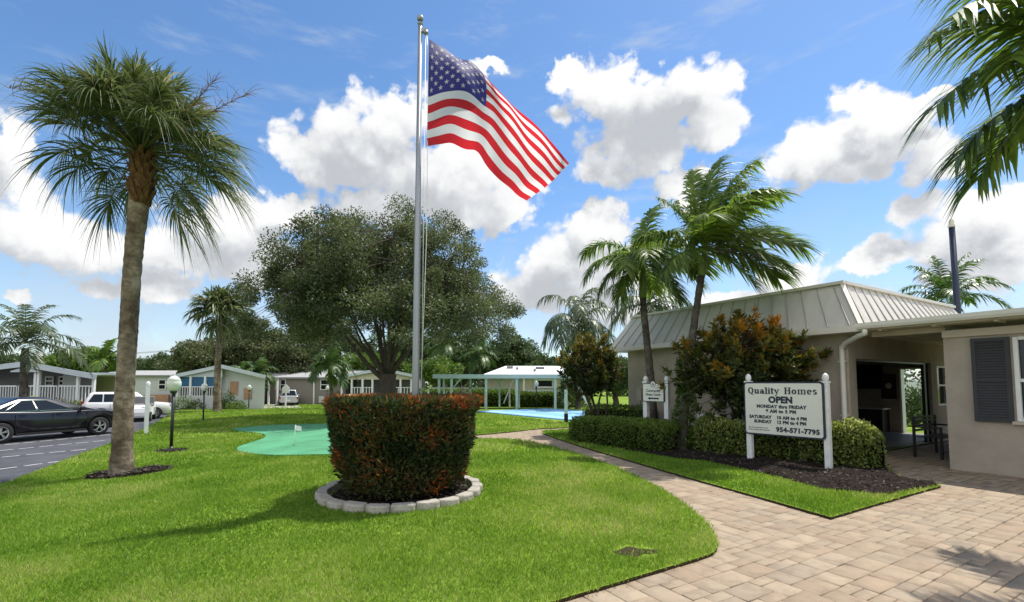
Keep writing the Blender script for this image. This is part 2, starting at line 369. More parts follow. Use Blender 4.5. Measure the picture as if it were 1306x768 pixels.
L_(tc.outputs['Generated'], nA.inputs['Vector'])
wsub = N(nt, 'ShaderNodeVectorMath', op='SUBTRACT'); wsub.inputs[1].default_value = (.5, .5, .5); L_(nA.outputs['Color'], wsub.inputs[0])
wscl = N(nt, 'ShaderNodeVectorMath', op='MULTIPLY'); wscl.inputs[1].default_value = (.15, .13, 0); L_(wsub.outputs[0], wscl.inputs[0])
pw = N(nt, 'ShaderNodeVectorMath', op='ADD'); L_(pv.outputs[0], pw.inputs[0]); L_(wscl.outputs[0], pw.inputs[1])
def field(src):
    cur = None
    for cx, cy, rx, ry in CL:
        a0, e0 = ae(cx, cy); a1, _ = ae(cx + rx, cy); _, e1 = ae(cx, cy - ry)
        ia, ie = 0.79 / max(abs(a1 - a0), 1e-3), 0.79 / max(abs(e1 - e0), 1e-3)
        ma = N(nt, 'ShaderNodeVectorMath', op='MULTIPLY_ADD'); ma.inputs[1].default_value = (ia, ie, 0); ma.inputs[2].default_value = (-a0 * ia, -e0 * ie, 0)
        L_(src, ma.inputs[0]); ln = N(nt, 'ShaderNodeVectorMath', op='LENGTH'); L_(ma.outputs[0], ln.inputs[0])
        if cur is None: cur = ln.outputs['Value']
        else:
            mn = N(nt, 'ShaderNodeMath', op='SMOOTH_MIN'); mn.inputs[2].default_value = .35; L_(cur, mn.inputs[0]); L_(ln.outputs['Value'], mn.inputs[1]); cur = mn.outputs[0]
    return cur
def mth(op, a, b_=None, c_=None, clamp=False):
    n = N(nt, 'ShaderNodeMath', op=op); n.use_clamp = clamp
    for i, v in enumerate((a, b_, c_)):
        if v is None: continue
        if isinstance(v, (int, float)): n.inputs[i].default_value = v
        else: L_(v, n.inputs[i])
    return n.outputs[0]
def mrange(v, a, b_, c_=0, d=1, smooth=True):
    n = N(nt, 'ShaderNodeMapRange'); n.interpolation_type = 'SMOOTHSTEP' if smooth else 'LINEAR'
    L_(v, n.inputs[0]); n.inputs[1].default_value = a; n.inputs[2].default_value = b_; n.inputs[3].default_value = c_; n.inputs[4].default_value = d
    return n.outputs[0]
f0 = field(pw.outputs[0])
up = N(nt, 'ShaderNodeVectorMath', op='ADD'); up.inputs[1].default_value = (.03, .055, 0); L_(pw.outputs[0], up.inputs[0])
f1 = field(up.outputs[0])
nB = N(nt, 'ShaderNodeTexNoise'); nB.inputs['Scale'].default_value = 30; nB.inputs['Detail'].default_value = 4; nB.inputs['Roughness'].default_value = .6
L_(tc.outputs['Generated'], nB.inputs['Vector'])
vo_ = N(nt, 'ShaderNodeTexVoronoi'); vo_.feature = 'F1'; vo_.inputs['Scale'].default_value = 15; vo_.inputs['Detail'].default_value = 2; vo_.inputs['Roughness'].default_value = .55
vmx = N(nt, 'ShaderNodeVectorMath', op='MULTIPLY_ADD'); vmx.inputs[1].default_value = (.06, .06, .06); L_(nA.outputs['Color'], vmx.inputs[0]); L_(tc.outputs['Generated'], vmx.inputs[2]); L_(vmx.outputs[0], vo_.inputs['Vector'])
bil = mth('SUBTRACT', vo_.outputs['Distance'], .38)
edge = mth('ADD', f0, mth('ADD', mth('MULTIPLY', mth('SUBTRACT', nB.outputs[0], .5), .38), mth('MULTIPLY', bil, .50)))
alpha = mrange(edge, 1.12, .84)
# lit from above and behind: thick lower bodies go grey, rims stay white
thick = mth('SUBTRACT', f0, f1)                       # > 0 when more cloud lies above
sh = mth('ADD', mth('MULTIPLY', thick, .85), mth('MULTIPLY', mth('SUBTRACT', .80, edge), .75))
sh = mth('ADD', sh, mth('MULTIPLY', mth('SUBTRACT', nA.outputs[0], .5), .45))
sh = mth('ADD', sh, mth('MULTIPLY', bil, .75))
shade = mrange(sh, -.12, .78, 0, 1)
cr = ramp(nt, [(0, (3.7, 3.7, 3.7)), (.35, (3.35, 3.37, 3.4)), (.7, (2.65, 2.72, 2.82)), (1, (2.0, 2.09, 2.22))]); L_(shade, cr.inputs[0])
# high thin veil and low haze
mp = N(nt, 'ShaderNodeMapping'); mp.inputs['Scale'].default_value = (1.6, 7, 1); mp.inputs['Rotation'].default_value = (0, 0, R(-28)); L_(pv.outputs[0], mp.inputs[0])
nC = N(nt, 'ShaderNodeTexNoise'); nC.inputs['Scale'].default_value = 2.6; nC.inputs['Detail'].default_value = 8; nC.inputs['Roughness'].default_value = .62; L_(mp.outputs[0], nC.inputs['Vector'])
veil = mrange(nC.outputs[0], .50, .78, 0, .5)
lowh = mrange(el.outputs[0], .0, .42, .75, 0)
lown = mth('MULTIPLY', lowh, mrange(nA.outputs[0], .30, .62, .25, 1))
thin = mth('MAXIMUM', veil, lown)
hs = N(nt, 'ShaderNodeHueSaturation'); hs.inputs['Saturation'].default_value = 1.16; hs.inputs['Value'].default_value = .64; L_(sky.outputs[0], hs.inputs['Color'])
m1 = N(nt, 'ShaderNodeMix', data_type='RGBA'); L_(thin, m1.inputs[0]); L_(hs.outputs[0], m1.inputs[6]); m1.inputs[7].default_value = (2.2, 2.5, 2.9, 1)
m2 = N(nt, 'ShaderNodeMix', data_type='RGBA'); L_(alpha, m2.inputs[0]); L_(m1.outputs[2], m2.inputs[6]); L_(cr.outputs[0], m2.inputs[7])
# unseen sky behind the camera: broken bright cloud added as fill light
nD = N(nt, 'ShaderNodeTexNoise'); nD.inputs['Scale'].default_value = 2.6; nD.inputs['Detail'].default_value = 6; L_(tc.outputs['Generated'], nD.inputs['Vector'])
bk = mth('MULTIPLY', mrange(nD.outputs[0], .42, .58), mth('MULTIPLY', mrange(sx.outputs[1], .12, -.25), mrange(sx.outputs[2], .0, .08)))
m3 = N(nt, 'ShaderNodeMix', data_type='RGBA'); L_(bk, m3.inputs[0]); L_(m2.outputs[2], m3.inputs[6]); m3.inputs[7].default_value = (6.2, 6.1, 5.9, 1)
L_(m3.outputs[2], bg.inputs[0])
try: w.cycles.sampling_method = 'MANUAL'; w.cycles.sample_map_resolution = 512
except Exception: pass

# ------------------------------------------------------------------ ground layout (world metres)
d1 = Vector((-.514, .857, 0)); d2 = Vector((.857, .514, 0)); n1 = Vector((-.857, -.514, 0)); n2 = Vector((.514, -.857, 0))
C0 = Vector((7.47, 10.43, 0)); P0 = Vector((8.25, 8.97, 0))
GZ = .03
def smooth_poly(pts, it=2):
    for _ in range(it):
        o = []
        for i in range(len(pts)):
            a, b_ = pts[i], pts[(i + 1) % len(pts)]
            o += [(a[0] * .75 + b_[0] * .25, a[1] * .75 + b_[1] * .25), (a[0] * .25 + b_[0] * .75, a[1] * .25 + b_[1] * .75)]
        pts = o
    return pts
def chain(pts, it=2):
    for _ in range(it):
        o = [pts[0]]
        for a, b_ in zip(pts[:-1], pts[1:]):
            o += [(a[0] * .75 + b_[0] * .25, a[1] * .75 + b_[1] * .25), (a[0] * .25 + b_[0] * .75, a[1] * .25 + b_[1] * .75)]
        pts = o + [pts[-1]]
    return pts
e0 = G2(720, 768); e1 = G2(893, 715)
curve_l = chain([e1, G2(914, 708), G2(916, 692), G2(904, 672), G2(880, 650), G2(830, 617), G2(760, 587), G2(690, 567), G2(655, 561.5), G2(612, 561)], 3)
curve_r = chain([G2(725, 549), G2(694, 550.5), G2(690, 553), G2(703, 558), G2(745, 572), G2(800, 588), G2(870, 609), G2(960, 634), G2(1060, 663)], 2)
PAVE = [(e0[0] - d2.x * 6, e0[1] - d2.y * 6), e0] + curve_l + [(-3.2, 13.2), (-3.2, 14.5), G2(611, 555.5), G2(651, 551.7), G2(687, 547.8), G2(727, 545.8), (4, 18.6), (4.3, 17.6)] + curve_r + \
    [G2(1130, 642), G2(1200, 622), G2(1147, 611.5), (7.6, 9.9), (7.47, 10.43), (7.47 + d2.x * 9, 10.43 + d2.y * 9), (24, 8), (24, -6), (-4, -6)]
LOT = [(-70, 3), (-14, 3.2), G2(-60, 648), G2(0, 621), G2(75, 592), G2(130, 571), G2(188, 546), G2(213, 532), G2(228, 524), G2(290, 521.8), G2(290, 519.8), G2(225, 519.6), (-25, 31), (-70, 29.5)]
GREEN = smooth_poly([G2(*p) for p in [(303, 579), (301, 573), (320, 567), (338, 561), (339, 556), (324, 553.5), (300, 551), (296, 548), (320, 546), (349, 543.5), (413, 541.5), (520, 541), (598, 548), (606, 566), (590, 582), (420, 583.5), (340, 584.5)]], 2)
BED = [G2(*p) for p in [(722, 557), (735, 561), (790, 574), (862, 587), (900, 590), (960, 604), (1050, 627), (1130, 635), (1198, 622), (1147, 611.5)]] + [(7.55, 10.0), (7.44, 10.40), (4.03, 16.15), (2.2, 17.0)]
RC = Vector((-1.60, 6.95, 0)); RR = 1.10
PALM = G(155, 607)
def inpoly(x, y, poly):
    x = np.asarray(x); y = np.asarray(y); c = np.zeros(x.shape, bool); n = len(poly)
    for i in range(n):
        (x1, y1), (x2, y2) = poly[i], poly[(i + 1) % n]
        if y1 == y2: continue
        k = ((y1 > y) != (y2 > y)) & (x < (x2 - x1) * (y - y1) / (y2 - y1) + x1); c ^= k
    return c
def resample(poly, step):
    o = []
    for i in range(len(poly)):
        a = Vector(poly[i]); b_ = Vector(poly[(i + 1) % len(poly)]); k = max(1, int((b_ - a).length / step))
        k = min(k, 60)
        o += [tuple(a.lerp(b_, j / k)) for j in range(k)]
    return o
def cdt_sheet(outer, holes, inner, zf, skirt=0, skirt_outer=False):
    V, E = [], []
    for poly in [outer] + holes:
        b_ = len(V); V += [Vector(p) for p in poly]; E += [(b_ + i, b_ + (i + 1) % len(poly)) for i in range(len(poly))]
    V += [Vector(p) for p in inner]
    vo, eo, fo, ov, oe, of = geometry.delaunay_2d_cdt(V, E, [], 0, 1e-5)
    vo = np.array([(v.x, v.y) for v in vo]); fo = np.array(fo)
    c = vo[fo].mean(1); keep = inpoly(c[:, 0], c[:, 1], outer)
    for h in holes: keep &= ~inpoly(c[:, 0], c[:, 1], h)
    mb = MB(); mb.add([(x, y, zf(x, y)) for x, y in vo], [tuple(f) for f in fo[keep]], 0, smooth=True)
    if skirt:
        for poly in (holes + ([outer] if skirt_outer else [])):
            for i in range(len(poly)):
                a, b_ = poly[i], poly[(i + 1) % len(poly)]
                za, zb = zf(*a), zf(*b_)
                mb.add([(*a, za), (*b_, zb), (*b_, zb - skirt), (*a, za - skirt)], [(0, 1, 2, 3)], 1)
    return mb
PAVE_R = resample(PAVE, .6); LOT_R = resample(LOT, 1.2)
inner = [(x, y) for x in np.arange(-40, 16, 1.1) for y in np.arange(-2, 62, 1.3)]
inner += [(x, y) for x in np.arange(-230, 231, 20) for y in np.arange(-40, 400, 20)]
GX = -240; OUT = [(GX, -60), (240, -60), (240, 600), (GX, 600)]
g = cdt_sheet(OUT, [PAVE_R, LOT_R], inner, lambda x, y: T(x, y) + GZ, .07)
tag(g.build('ground', [M['lawn'], M['soil']]), kind='structure')
mb = cdt_sheet(resample(LOT, 1.2), [], [(x, y) for x in np.arange(-60, -8, 1.5) for y in np.arange(4, 50, 1.5) if inpoly([x], [y], LOT)[0]], lambda x, y: T(x, y) - .012)
tag(mb.build('parking_lot', [M['asphalt']]), kind='structure')
mb = cdt_sheet(PAVE_R, [], [], lambda x, y: -.022)
tag(mb.build('paving_base', [M['joint']]), kind='structure')
mb = cdt_sheet(GREEN, [], [(x, y) for x in np.arange(-12, 0, .6) for y in np.arange(9, 24, .6) if inpoly([x], [y], GREEN)[0]], lambda x, y: T(x, y) + GZ + .035, .05, True)
tag(mb.build('putting_green', [M['turf'], M['turf']]), kind='structure')
# pavers: tumbled blocks in three sizes laid along the building's axes
def pavers():
    U = .11; n_ = {}
    x0, x1, y0, y1 = -60, 90, -70, 120
    occ = set(); vs = []; fs = []; rn = []
    o = Vector((3.76, 5.55, 0)); rnd_ = random.Random(5)
    def w2(i, j): return o + d2 * (i * U) + d1 * (j * U)
    cells = []
    for i in range(-85, 122):
        for j in range(-95, 162):
            p = w2(i + .5, j + .5)
            if p.y < 2.4 or p.y > 19.5 or abs(p.x) > 1.13 * p.y + .4: continue
            cells.append((i, j))
    cx = np.array([w2(i + .5, j + .5)[:2] for i, j in cells])
    k = np.zeros(len(cells), bool)
    for dx in (-.22, 0, .22):
        for dy in (-.22, 0, .22): k |= inpoly(cx[:, 0] + dx, cx[:, 1] + dy, PAVE)
    ok = {c for c, q in zip(cells, k) if q}
    for (i, j) in cells:
        if (i, j) not in ok or (i, j) in occ: continue
        opts = [(3, 2), (2, 2), (2, 1), (1, 2), (2, 3), (1, 1)]; wt = [4, 3, 2.5, 1.2, 2, .4]
        order = sorted(opts, key=lambda s_: -rnd_.random() ** (1 / wt[opts.index(s_)]))
        for a, b_ in order:
            cs = [(i + p, j + q) for p in range(a) for q in range(b_)]
            if all(c not in occ for c in cs): break
        occ.update(cs)
        g_ = .0025; h0 = rnd_.uniform(-.0015, .0015); tx = rnd_.uniform(-.002, .002); ty = rnd_.uniform(-.002, .002)
        b0 = len(vs); q = .006
        for ins, z in ((g_, -.03), (g_, -.006), (g_ + q, 0)):
            for sx_, sy_ in ((0, 0), (1, 0), (1, 1), (0, 1)):
                p = w2(i + sx_ * a, j + sy_ * b_) + d2 * (ins * (1 - 2 * sx_)) + d1 * (ins * (1 - 2 * sy_))
                vs.append((p.x, p.y, z + h0 + tx * (2 * sx_ - 1) + ty * (2 * sy_ - 1)))
        for l in (0, 4):
            for e in range(4): fs.append((b0 + l + e, b0 + l + (e + 1) % 4, b0 + l + 4 + (e + 1) % 4, b0 + l + 4 + e))
        fs.append((b0 + 8, b0 + 9, b0 + 10, b0 + 11)); rn += [rnd_.random()] * 12
    return fast_mesh('path', vs, fs, [M['paver']], rnd=rn)
tag(link('path', pavers()), kind='structure')

# painted lines on the lot: rows of short dashes, roughly along the parked cars
mb = MB()
ld = Vector((.36, .933, 0)); ln_ = Vector((.933, -.36, 0))
for (ax, ay, bx, by) in ((0, 613.5, 26, 611), (0, 598, 80, 587.5), (0, 583, 118, 572), (0, 574.5, 140, 561), (18, 566, 140, 554)):
    a = G(ax, ay); b_ = G(bx, by); a = a + (a - b_) * 1.2
    Ln = (b_ - a).length; u = (b_ - a).normalized(); n = Vector((u.y, -u.x, 0)); s_ = 0
    while s_ < Ln - .1:
        e = min(Ln, s_ + .34); p, q = a + u * s_, a + u * e; wd = .042
        mb.add([(v.x, v.y, T(v.x, v.y) - .006) for v in (p - n * wd, q - n * wd, q + n * wd, p + n * wd)], [(0, 1, 2, 3)]); s_ += .46
tag(mb.build('parking_lines', [M['line']]), kind='structure')
mb = cdt_sheet([G2(*p) for p in [(330, 521.5), (386, 521.5), (377, 515.5), (340, 515.5)]], [], [], lambda x, y: T(x, y) + GZ + .012)
tag(mb.build('driveway', [M['concrete']]), kind='structure')

# ------------------------------------------------------------------ leaves as meshes
def unit(a): return a / np.maximum(np.linalg.norm(a, axis=1, keepdims=True), 1e-9)
def leaf_geo(P, D, Nn, L, W, fold=.12, mid=.45):
    S = unit(np.cross(D, Nn)); L = L[:, None]; W = W[:, None]; Nn = unit(np.cross(S, D))
    v = np.stack([P, P + D * L * mid + S * W / 2 + Nn * W * fold, P + D * L, P + D * L * mid - S * W / 2 + Nn * W * fold], 1)
    return v.reshape(-1, 3), np.arange(len(P) * 4).reshape(-1, 4)
def leaves(name, P, D, Nn, L, W, rnd, mats, parent=None, loc=None, core=None, mid=.45):
    V, Fq = leaf_geo(P, D, Nn, L, W, mid=mid); rn = np.repeat(rnd, 4); mi = None
    if core is not None:
        cv, cf = core; Fq = np.vstack([Fq, np.asarray(cf) + len(V)]); mi = np.r_[np.zeros(len(P), int), np.ones(len(cf), int)]
        V = np.vstack([V, cv]); rn = np.r_[rn, np.full(len(cv), .5)]
    return link(name, fast_mesh(name, V, Fq, mats, mi=mi, rnd=rn), parent, loc)
def rdir(n): return unit(rng.normal(size=(n, 3)))

# grass
def grass():
    Ps, Ls, Ws, rs = [], [], [], []
    for (y0, y1, rho, wd, l0, l1) in ((3.1, 5, 7500, .0060, .028, .062), (5, 7.5, 4200, .0085, .032, .066), (7.5, 11, 1900, .0125, .036, .072), (11, 17, 650, .02, .05, .09), (17, 30, 190, .036, .05, .1), (30, 55, 45, .07, .06, .12)):
        A = (y1 - y0) * 2 * 1.12 * y1; n = int(A * rho)
        x = rng.uniform(-1.12 * y1, 1.12 * y1, n); y = rng.uniform(y0, y1, n)
        jt = rng.normal(0, .02, (2, n)); k = (np.abs(x) < 1.12 * y) & ~inpoly(x + jt[0], y + jt[1], PAVE) & ~inpoly(x, y, LOT) & ~inpoly(x, y, GREEN) & ~inpoly(x, y, BED)
        k &= (x - RC.x) ** 2 + (y - RC.y) ** 2 > (RR + .02) ** 2
        k &= ((x - PALM.x - .12) / .72) ** 2 + ((y - PALM.y + .0) / .62) ** 2 > 1
        k &= ~((x > 3.2) & (y > 16)) & ~((y > 34) & (x > -8))
        k &= ~(((x - 7.47) * .857 + (y - 10.43) * .514 > -.02) & ((x - 7.47) * -.514 + (y - 10.43) * .857 > -.02))
        cr_ = (x + 1.87) * .857 + (y - 26.5) * .514; al = (x + 1.87) * .514 - (y - 26.5) * .857
        k &= ~((cr_ > 0) & (cr_ < 5) & (al > 0) & (al < 13))
        bp_ = G2(812, 708); k &= ~(((x - bp_[0]) ** 2 + ((y - bp_[1]) * 1.3) ** 2 < .05) & (rng.random(n) < .8))
        lp = G2(218, 577); k &= ((x - lp[0]) ** 2 + (y - lp[1]) ** 2 > .35 ** 2)
        x, y = x[k], y[k]; n = len(x)
        Ps.append(np.c_[x, y, Tn(x, y) + GZ - .004]); Ls.append(rng.uniform(l0, l1, n)); Ws.append(wd * rng.uniform(.7, 1.3, n)); t1 = np.array([noise.noise(Vector((a * .45, b_ * .45, 5))) + .6 * noise.noise(Vector((a * 1.6, b_ * 1.6, 9))) for a, b_ in zip(x, y)])
        rs.append(np.clip(rng.beta(2, 2.6, n) + (.46 * t1 + .02) + .35 * (rng.random(n) < .04), 0, 1)); Ls[-1] = Ls[-1] * (1 + .35 * t1)
    P = np.vstack(Ps); n = len(P); tl = rng.uniform(.15, 1.25, n)[:, None]
    a = rng.uniform(0, 6.283, n); D = unit(np.c_[np.cos(a), np.sin(a), np.zeros(n)] * tl + np.array([0, 0, 1.0]))
    Nn = unit(np.cross(D, rdir(n)))
    return leaves('grass', P, D, Nn, np.concatenate(Ls), np.concatenate(Ws), np.concatenate(rs), [M['grass']], mid=.35)
tag(grass(), kind='stuff')
# mulch bed and its chips
def mulch(name, poly, h=.05, label=None, nchips=5000, step=.12):
    xs = [p[0] for p in poly]; ys = [p[1] for p in poly]
    inn = [(x, y) for x in np.arange(min(xs), max(xs), step) for y in np.arange(min(ys), max(ys), step) if inpoly([x], [y], poly)[0]]
    def zf(x, y): return T(x, y) + GZ + h * (.35 + .9 * noise.noise(Vector((x * 2.2, y * 2.2, 3)))) + .02
    pr = resample(poly, .25)
    s = set((round(p[0], 4), round(p[1], 4)) for p in pr)
    mb = cdt_sheet(pr, [], inn, lambda x, y: (T(x, y) + GZ + .006) if (round(x, 4), round(y, 4)) in s else zf(x, y), .05, True)
    me = mb.mesh(name, [M['mulch'], M['mulch']])
    x = rng.uniform(min(xs), max(xs), nchips * 3); y = rng.uniform(min(ys), max(ys), nchips * 3); k = inpoly(x, y, poly); x, y = x[k][:nchips], y[k][:nchips]
    P = np.array([(a, b_, zf(a, b_) + .004) for a, b_ in zip(x, y)]); n = len(P)
    a = rng.uniform(0, 6.283, n); D = unit(np.c_[np.cos(a), np.sin(a), rng.uniform(-.1, .5, n)]); Nn = unit(np.c_[rng.normal(0, .5, n), rng.normal(0, .5, n), np.ones(n)])
    V, Fq = leaf_geo(P, D, Nn, rng.uniform(.025, .075, n), rng.uniform(.012, .03, n), mid=.5)
    base = len(me.vertices); bv = np.zeros(base * 3, np.float32); me.vertices.foreach_get('co', bv)
    tri = [tuple(p.vertices) for p in me.polygons]; tri = [t if len(t) == 4 else (*t, t[2]) for t in tri]
    m2_ = MB(); m2_.v = [tuple(v) for v in bv.reshape(-1, 3)]; m2_.f = [list(p.vertices) for p in me.polygons]; m2_.m = [0] * len(m2_.f); m2_.sm = [False] * len(m2_.f); m2_.r = [.3] * base
    rr = rng.random(n)
    m2_.v += [tuple(v) for v in V]; m2_.f += [[base + i for i in q] for q in Fq]; m2_.m += [1] * n; m2_.sm += [False] * n; m2_.r += list(np.repeat(rr, 4))
    bpy.data.meshes.remove(me)
    return tag(m2_.build(name, [M['mulch'], M['chip']]), kind='stuff')
M['chip'] = leaf_mat('mulch_chip', [(.012, .010, .009), (.028, .023, .019), (.06, .05, .042), (.14, .125, .11)], .95, 0, spec=.1)
mulch('mulch', BED, .06, nchips=9000)
mulch('mulch', smooth_poly([(PALM.x + .12 + .74 * math.cos(t) * (1 + .1 * math.sin(3 * t)), PALM.y + .64 * math.sin(t) * (1 + .1 * math.cos(2 * t))) for t in np.arange(0, 6.28, .5)], 1), .07, nchips=2200)
lp = G2(218, 577)
mulch('mulch', [(lp[0] + .42 * math.cos(t), lp[1] + .36 * math.sin(t)) for t in np.arange(0, 6.28, .45)], .03, nchips=500)
mulch('mulch', [(RC.x + .97 * math.cos(t), RC.y + .97 * math.sin(t)) for t in np.arange(0, 6.28, .25)], .04, nchips=1500)
bp_ = G2(812, 708)
mb = cdt_sheet([(bp_[0] + .17 * math.cos(t) * (1 + .4 * math.sin(2 * t + 1)), bp_[1] + .11 * math.sin(t) * (1 + .4 * math.cos(3 * t))) for t in np.arange(0, 6.28, .4)], [], [], lambda x, y: T(x, y) + GZ + .004)
tag(mb.build('soil_patch', [M['soil']]), kind='structure')
# ------------------------------------------------------------------ palms
WIND = np.array([.9, .25, 0.0])
def strips(B, D, S, L, W, g, nseg=3, prof=None, pw_=2):
    """N leaflets as bending strips. B,D,S (n,3); L,W (n,); g (n,3) bend vector"""
    n = len(B); t = np.linspace(0, 1, nseg + 1); prof = np.array(prof if prof is not None else [.55, 1, .75, .06])
    if len(prof) != nseg + 1: prof = np.interp(t, np.linspace(0, 1, len(prof)), prof)
    tt = t[None, :, None]; Lc = L[:, None, None]
    P = B[:, None] + D[:, None] * Lc * tt + g[:, None] * Lc * tt ** pw_
    w_ = (W[:, None] * prof[None])[:, :, None] / 2
    V = np.stack([P - S[:, None] * w_, P + S[:, None] * w_], 2).reshape(n, -1, 3)
    k = 2 * (nseg + 1); base = (np.arange(n) * k)[:, None, None]
    f = np.array([[2 * i, 2 * i + 1, 2 * i + 3, 2 * i + 2] for i in range(nseg)])[None] + base
    return V.reshape(-1, 3), f.reshape(-1, 4), k
def np_tube(pts, rad, seg=5):
    mb = MB(); mb.tube([Vector(p) for p in pts], list(rad), seg, cap=False)
    return np.array([tuple(v) for v in mb.v]), np.array(mb.f)
def pinnate(az, elv, L, nl, ll, lw, droop=.55, wind=.25, r0=.03, vee=.35, ldroop=.55, seed=0, stem=.12):
    """feather frond from the origin: returns V,F,rnd,mi"""
    r_ = np.random.default_rng(seed); ns = 16
    d = np.array([math.cos(elv) * math.sin(az), math.cos(elv) * math.cos(az), math.sin(elv)]); pts = [np.zeros(3)]; ds = [d]
    for i in range(ns):
        s = (i + 1) / ns
        d = d + np.array([0, 0, -droop]) * (L / ns) * (.25 + 1.3 * s) / max(L, .5) * 1.9 + WIND * wind * (L / ns) * (s + .2) / max(L, .5)
        d = d / np.linalg.norm(d); pts.append(pts[-1] + d * L / ns); ds.append(d)
    pts = np.array(pts); ds = np.array(ds)
    V0, F0 = np_tube(pts, np.linspace(r0, r0 * .15, ns + 1))
    s = np.linspace(stem, .99, nl); s = s + r_.normal(0, .004, nl)
    i0 = np.clip((s * ns).astype(int), 0, ns - 1); fr = (s * ns - i0)[:, None]
    B = pts[i0] * (1 - fr) + pts[i0 + 1] * fr; Dd = unit(ds[i0] * (1 - fr) + ds[i0 + 1] * fr)
    upv = np.tile([0, 0, 1.0], (nl, 1)); side = unit(np.cross(Dd, upv) + 1e-6); nrm = unit(np.cross(side, Dd))
    lens = ll * (np.sin(np.clip(s, .02, 1) ** .75 * math.pi * .93) * .75 + .28)
    Vs, Fs, rn = [V0], [F0], [np.full(len(V0), .75)]; off = len(V0)
    for sg in (-1, 1):
        j = r_.normal(0, .12, (nl, 3))
        fw = (.45 + .75 * s ** 1.5)[:, None]
        D = unit(side * sg + Dd * fw + nrm * vee + j)
        Sd = unit(np.cross(D, nrm))
        gv = np.tile([0, 0, -ldroop], (nl, 1)) * r_.uniform(.6, 1.4, (nl, 1)) + WIND * wind * .9 * r_.uniform(.4, 1.4, (nl, 1))
        v, f, k = strips(B, D, Sd, lens * r_.uniform(.85, 1.1, nl), np.full(nl, lw) * r_.uniform(.8, 1.2, nl), gv, 3)
        Vs.append(v); Fs.append(f + off); off += len(v); rn.append(np.repeat(np.clip(r_.normal(.42, .2, nl), 0, 1), k))
    V = np.vstack(Vs); Fq = np.vstack(Fs)
    return V, Fq, np.concatenate(rn), np.zeros(len(Fq), int)
def fan(az, elv, Lp, Lb, nseg=44, lw=.035, seed=0, sag=.5, wind=.12):
    """cabbage palm leaf: stalk, arching midrib, folded drooping segments"""
    r_ = np.random.default_rng(seed); ns = 10
    d = np.array([math.cos(elv) * math.sin(az), math.cos(elv) * math.cos(az), math.sin(elv)]); pts = [np.zeros(3)]; ds = [d]; L = Lp + Lb * .62
    for i in range(ns):
        s = (i + 1) / ns; d = d + np.array([0, 0, -sag * (.15 + 1.7 * s ** 2)]) / ns * 2 + WIND * wind / ns * s; d /= np.linalg.norm(d)
        pts.append(pts[-1] + d * L / ns); ds.append(d)
    pts = np.array(pts); ds = np.array(ds)
    V0, F0 = np_tube(pts, np.r_[np.linspace(.024, .013, 7), np.linspace(.012, .003, ns - 6)])
    q0 = Lp / L
    u = np.linspace(-1, 1, nseg); a = u * 2.0 + r_.normal(0, .03, nseg)      # angle from the midrib
    s = q0 + (1 - q0) * (1 - np.abs(u)) ** .8 * .97
    i0 = np.clip((s * ns).astype(int), 0, ns - 1); fr = (s * ns - i0)[:, None]
    B = pts[i0] * (1 - fr) + pts[i0 + 1] * fr; Dd = unit(ds[i0] * (1 - fr) + ds[i0 + 1] * fr)
    side = unit(np.cross(Dd, np.tile([0, 0, 1.0], (nseg, 1))) + 1e-6); nrm = unit(np.cross(side, Dd))
    D = unit(Dd * np.cos(a)[:, None] + side * np.sin(a)[:, None] + nrm * (.16 + .22 * np.abs(u))[:, None] + r_.normal(0, .06, (nseg, 3)))
    Sd = unit(np.cross(D, nrm) * .75 + nrm * r_.choice([-.5, .5], (nseg, 1)))
    Ls = Lb * (.95 - .28 * np.abs(u)) * r_.uniform(.85, 1.1, nseg)
    gv = np.tile([0, 0, -.62], (nseg, 1)) * r_.uniform(.3, 1.7, (nseg, 1)) + WIND * wind * r_.uniform(0, 1.5, (nseg, 1))
    v, f, k = strips(B, D, Sd, Ls, np.full(nseg, lw), gv, 6, [.5, .9, 1, .7, .35, .04], 2.6)
    # split thread tips
    rn = np.clip(r_.normal(.42, .2, nseg) + .22 * (r_.random(nseg) > .9), 0, 1); rn = np.repeat(rn[:, None], k, 1); rn[:, -2:] += .25
    V = np.vstack([V0, v]); Fq = np.vstack([F0, f + len(V0)])
    return V, Fq, np.clip(np.r_[np.full(len(V0), .7), rn.ravel()], 0, 1), np.zeros(len(Fq), int)
def tpath(px, Ys):
    return [at(x, y, Y) for (x, y), Y in zip(px, Ys)]
def mk_trunk(parent, pts, rad, mt, seg=18, rough=.03, rings=0):
    """trunk with fine vertical resolution, in the palm's own coordinates"""
    pts = [Vector(p) for p in pts]; N_ = 90
    cum = [0]
    for a, b_ in zip(pts[:-1], pts[1:]): cum.append(cum[-1] + (b_ - a).length)
    P, Rr = [], []
    for i in range(N_ + 1):
        t = cum[-1] * i / N_; j = min(len(pts) - 2, max(k for k in range(len(pts) - 1) if cum[k] <= t + 1e-9)); q = (t - cum[j]) / (cum[j + 1] - cum[j])
        p0 = pts[max(0, j - 1)]; p1 = pts[j]; p2 = pts[j + 1]; p3 = pts[min(len(pts) - 1, j + 2)]
        p = .5 * ((2 * p1) + (p2 - p0) * q + (2 * p0 - 5 * p1 + 4 * p2 - p3) * q * q + (3 * p1 - p0 - 3 * p2 + p3) * q ** 3)
        P.append(p); Rr.append((rad[j] * (1 - q) + rad[j + 1] * q) * (1 + (rings * (.5 if i % 2 else -.5))))
    mb = MB(); mb.tube(P, Rr, seg)
    for i in range(len(mb.v)):
        v = Vector(mb.v[i]); n_ = noise.noise(v * 9) * rough * .7 + noise.noise(v * 1.6) * rough * .25
        n_ += noise.noise(Vector((v.x * 6, v.y * 6, v.z * 20))) * rough * .55; c = P[min(N_, i // seg)]; dv = v - c; mb.v[i] = tuple(c + dv * (1 + n_ / max(.05, dv.length)))
    return mb.build('trunk', [mt], parent)
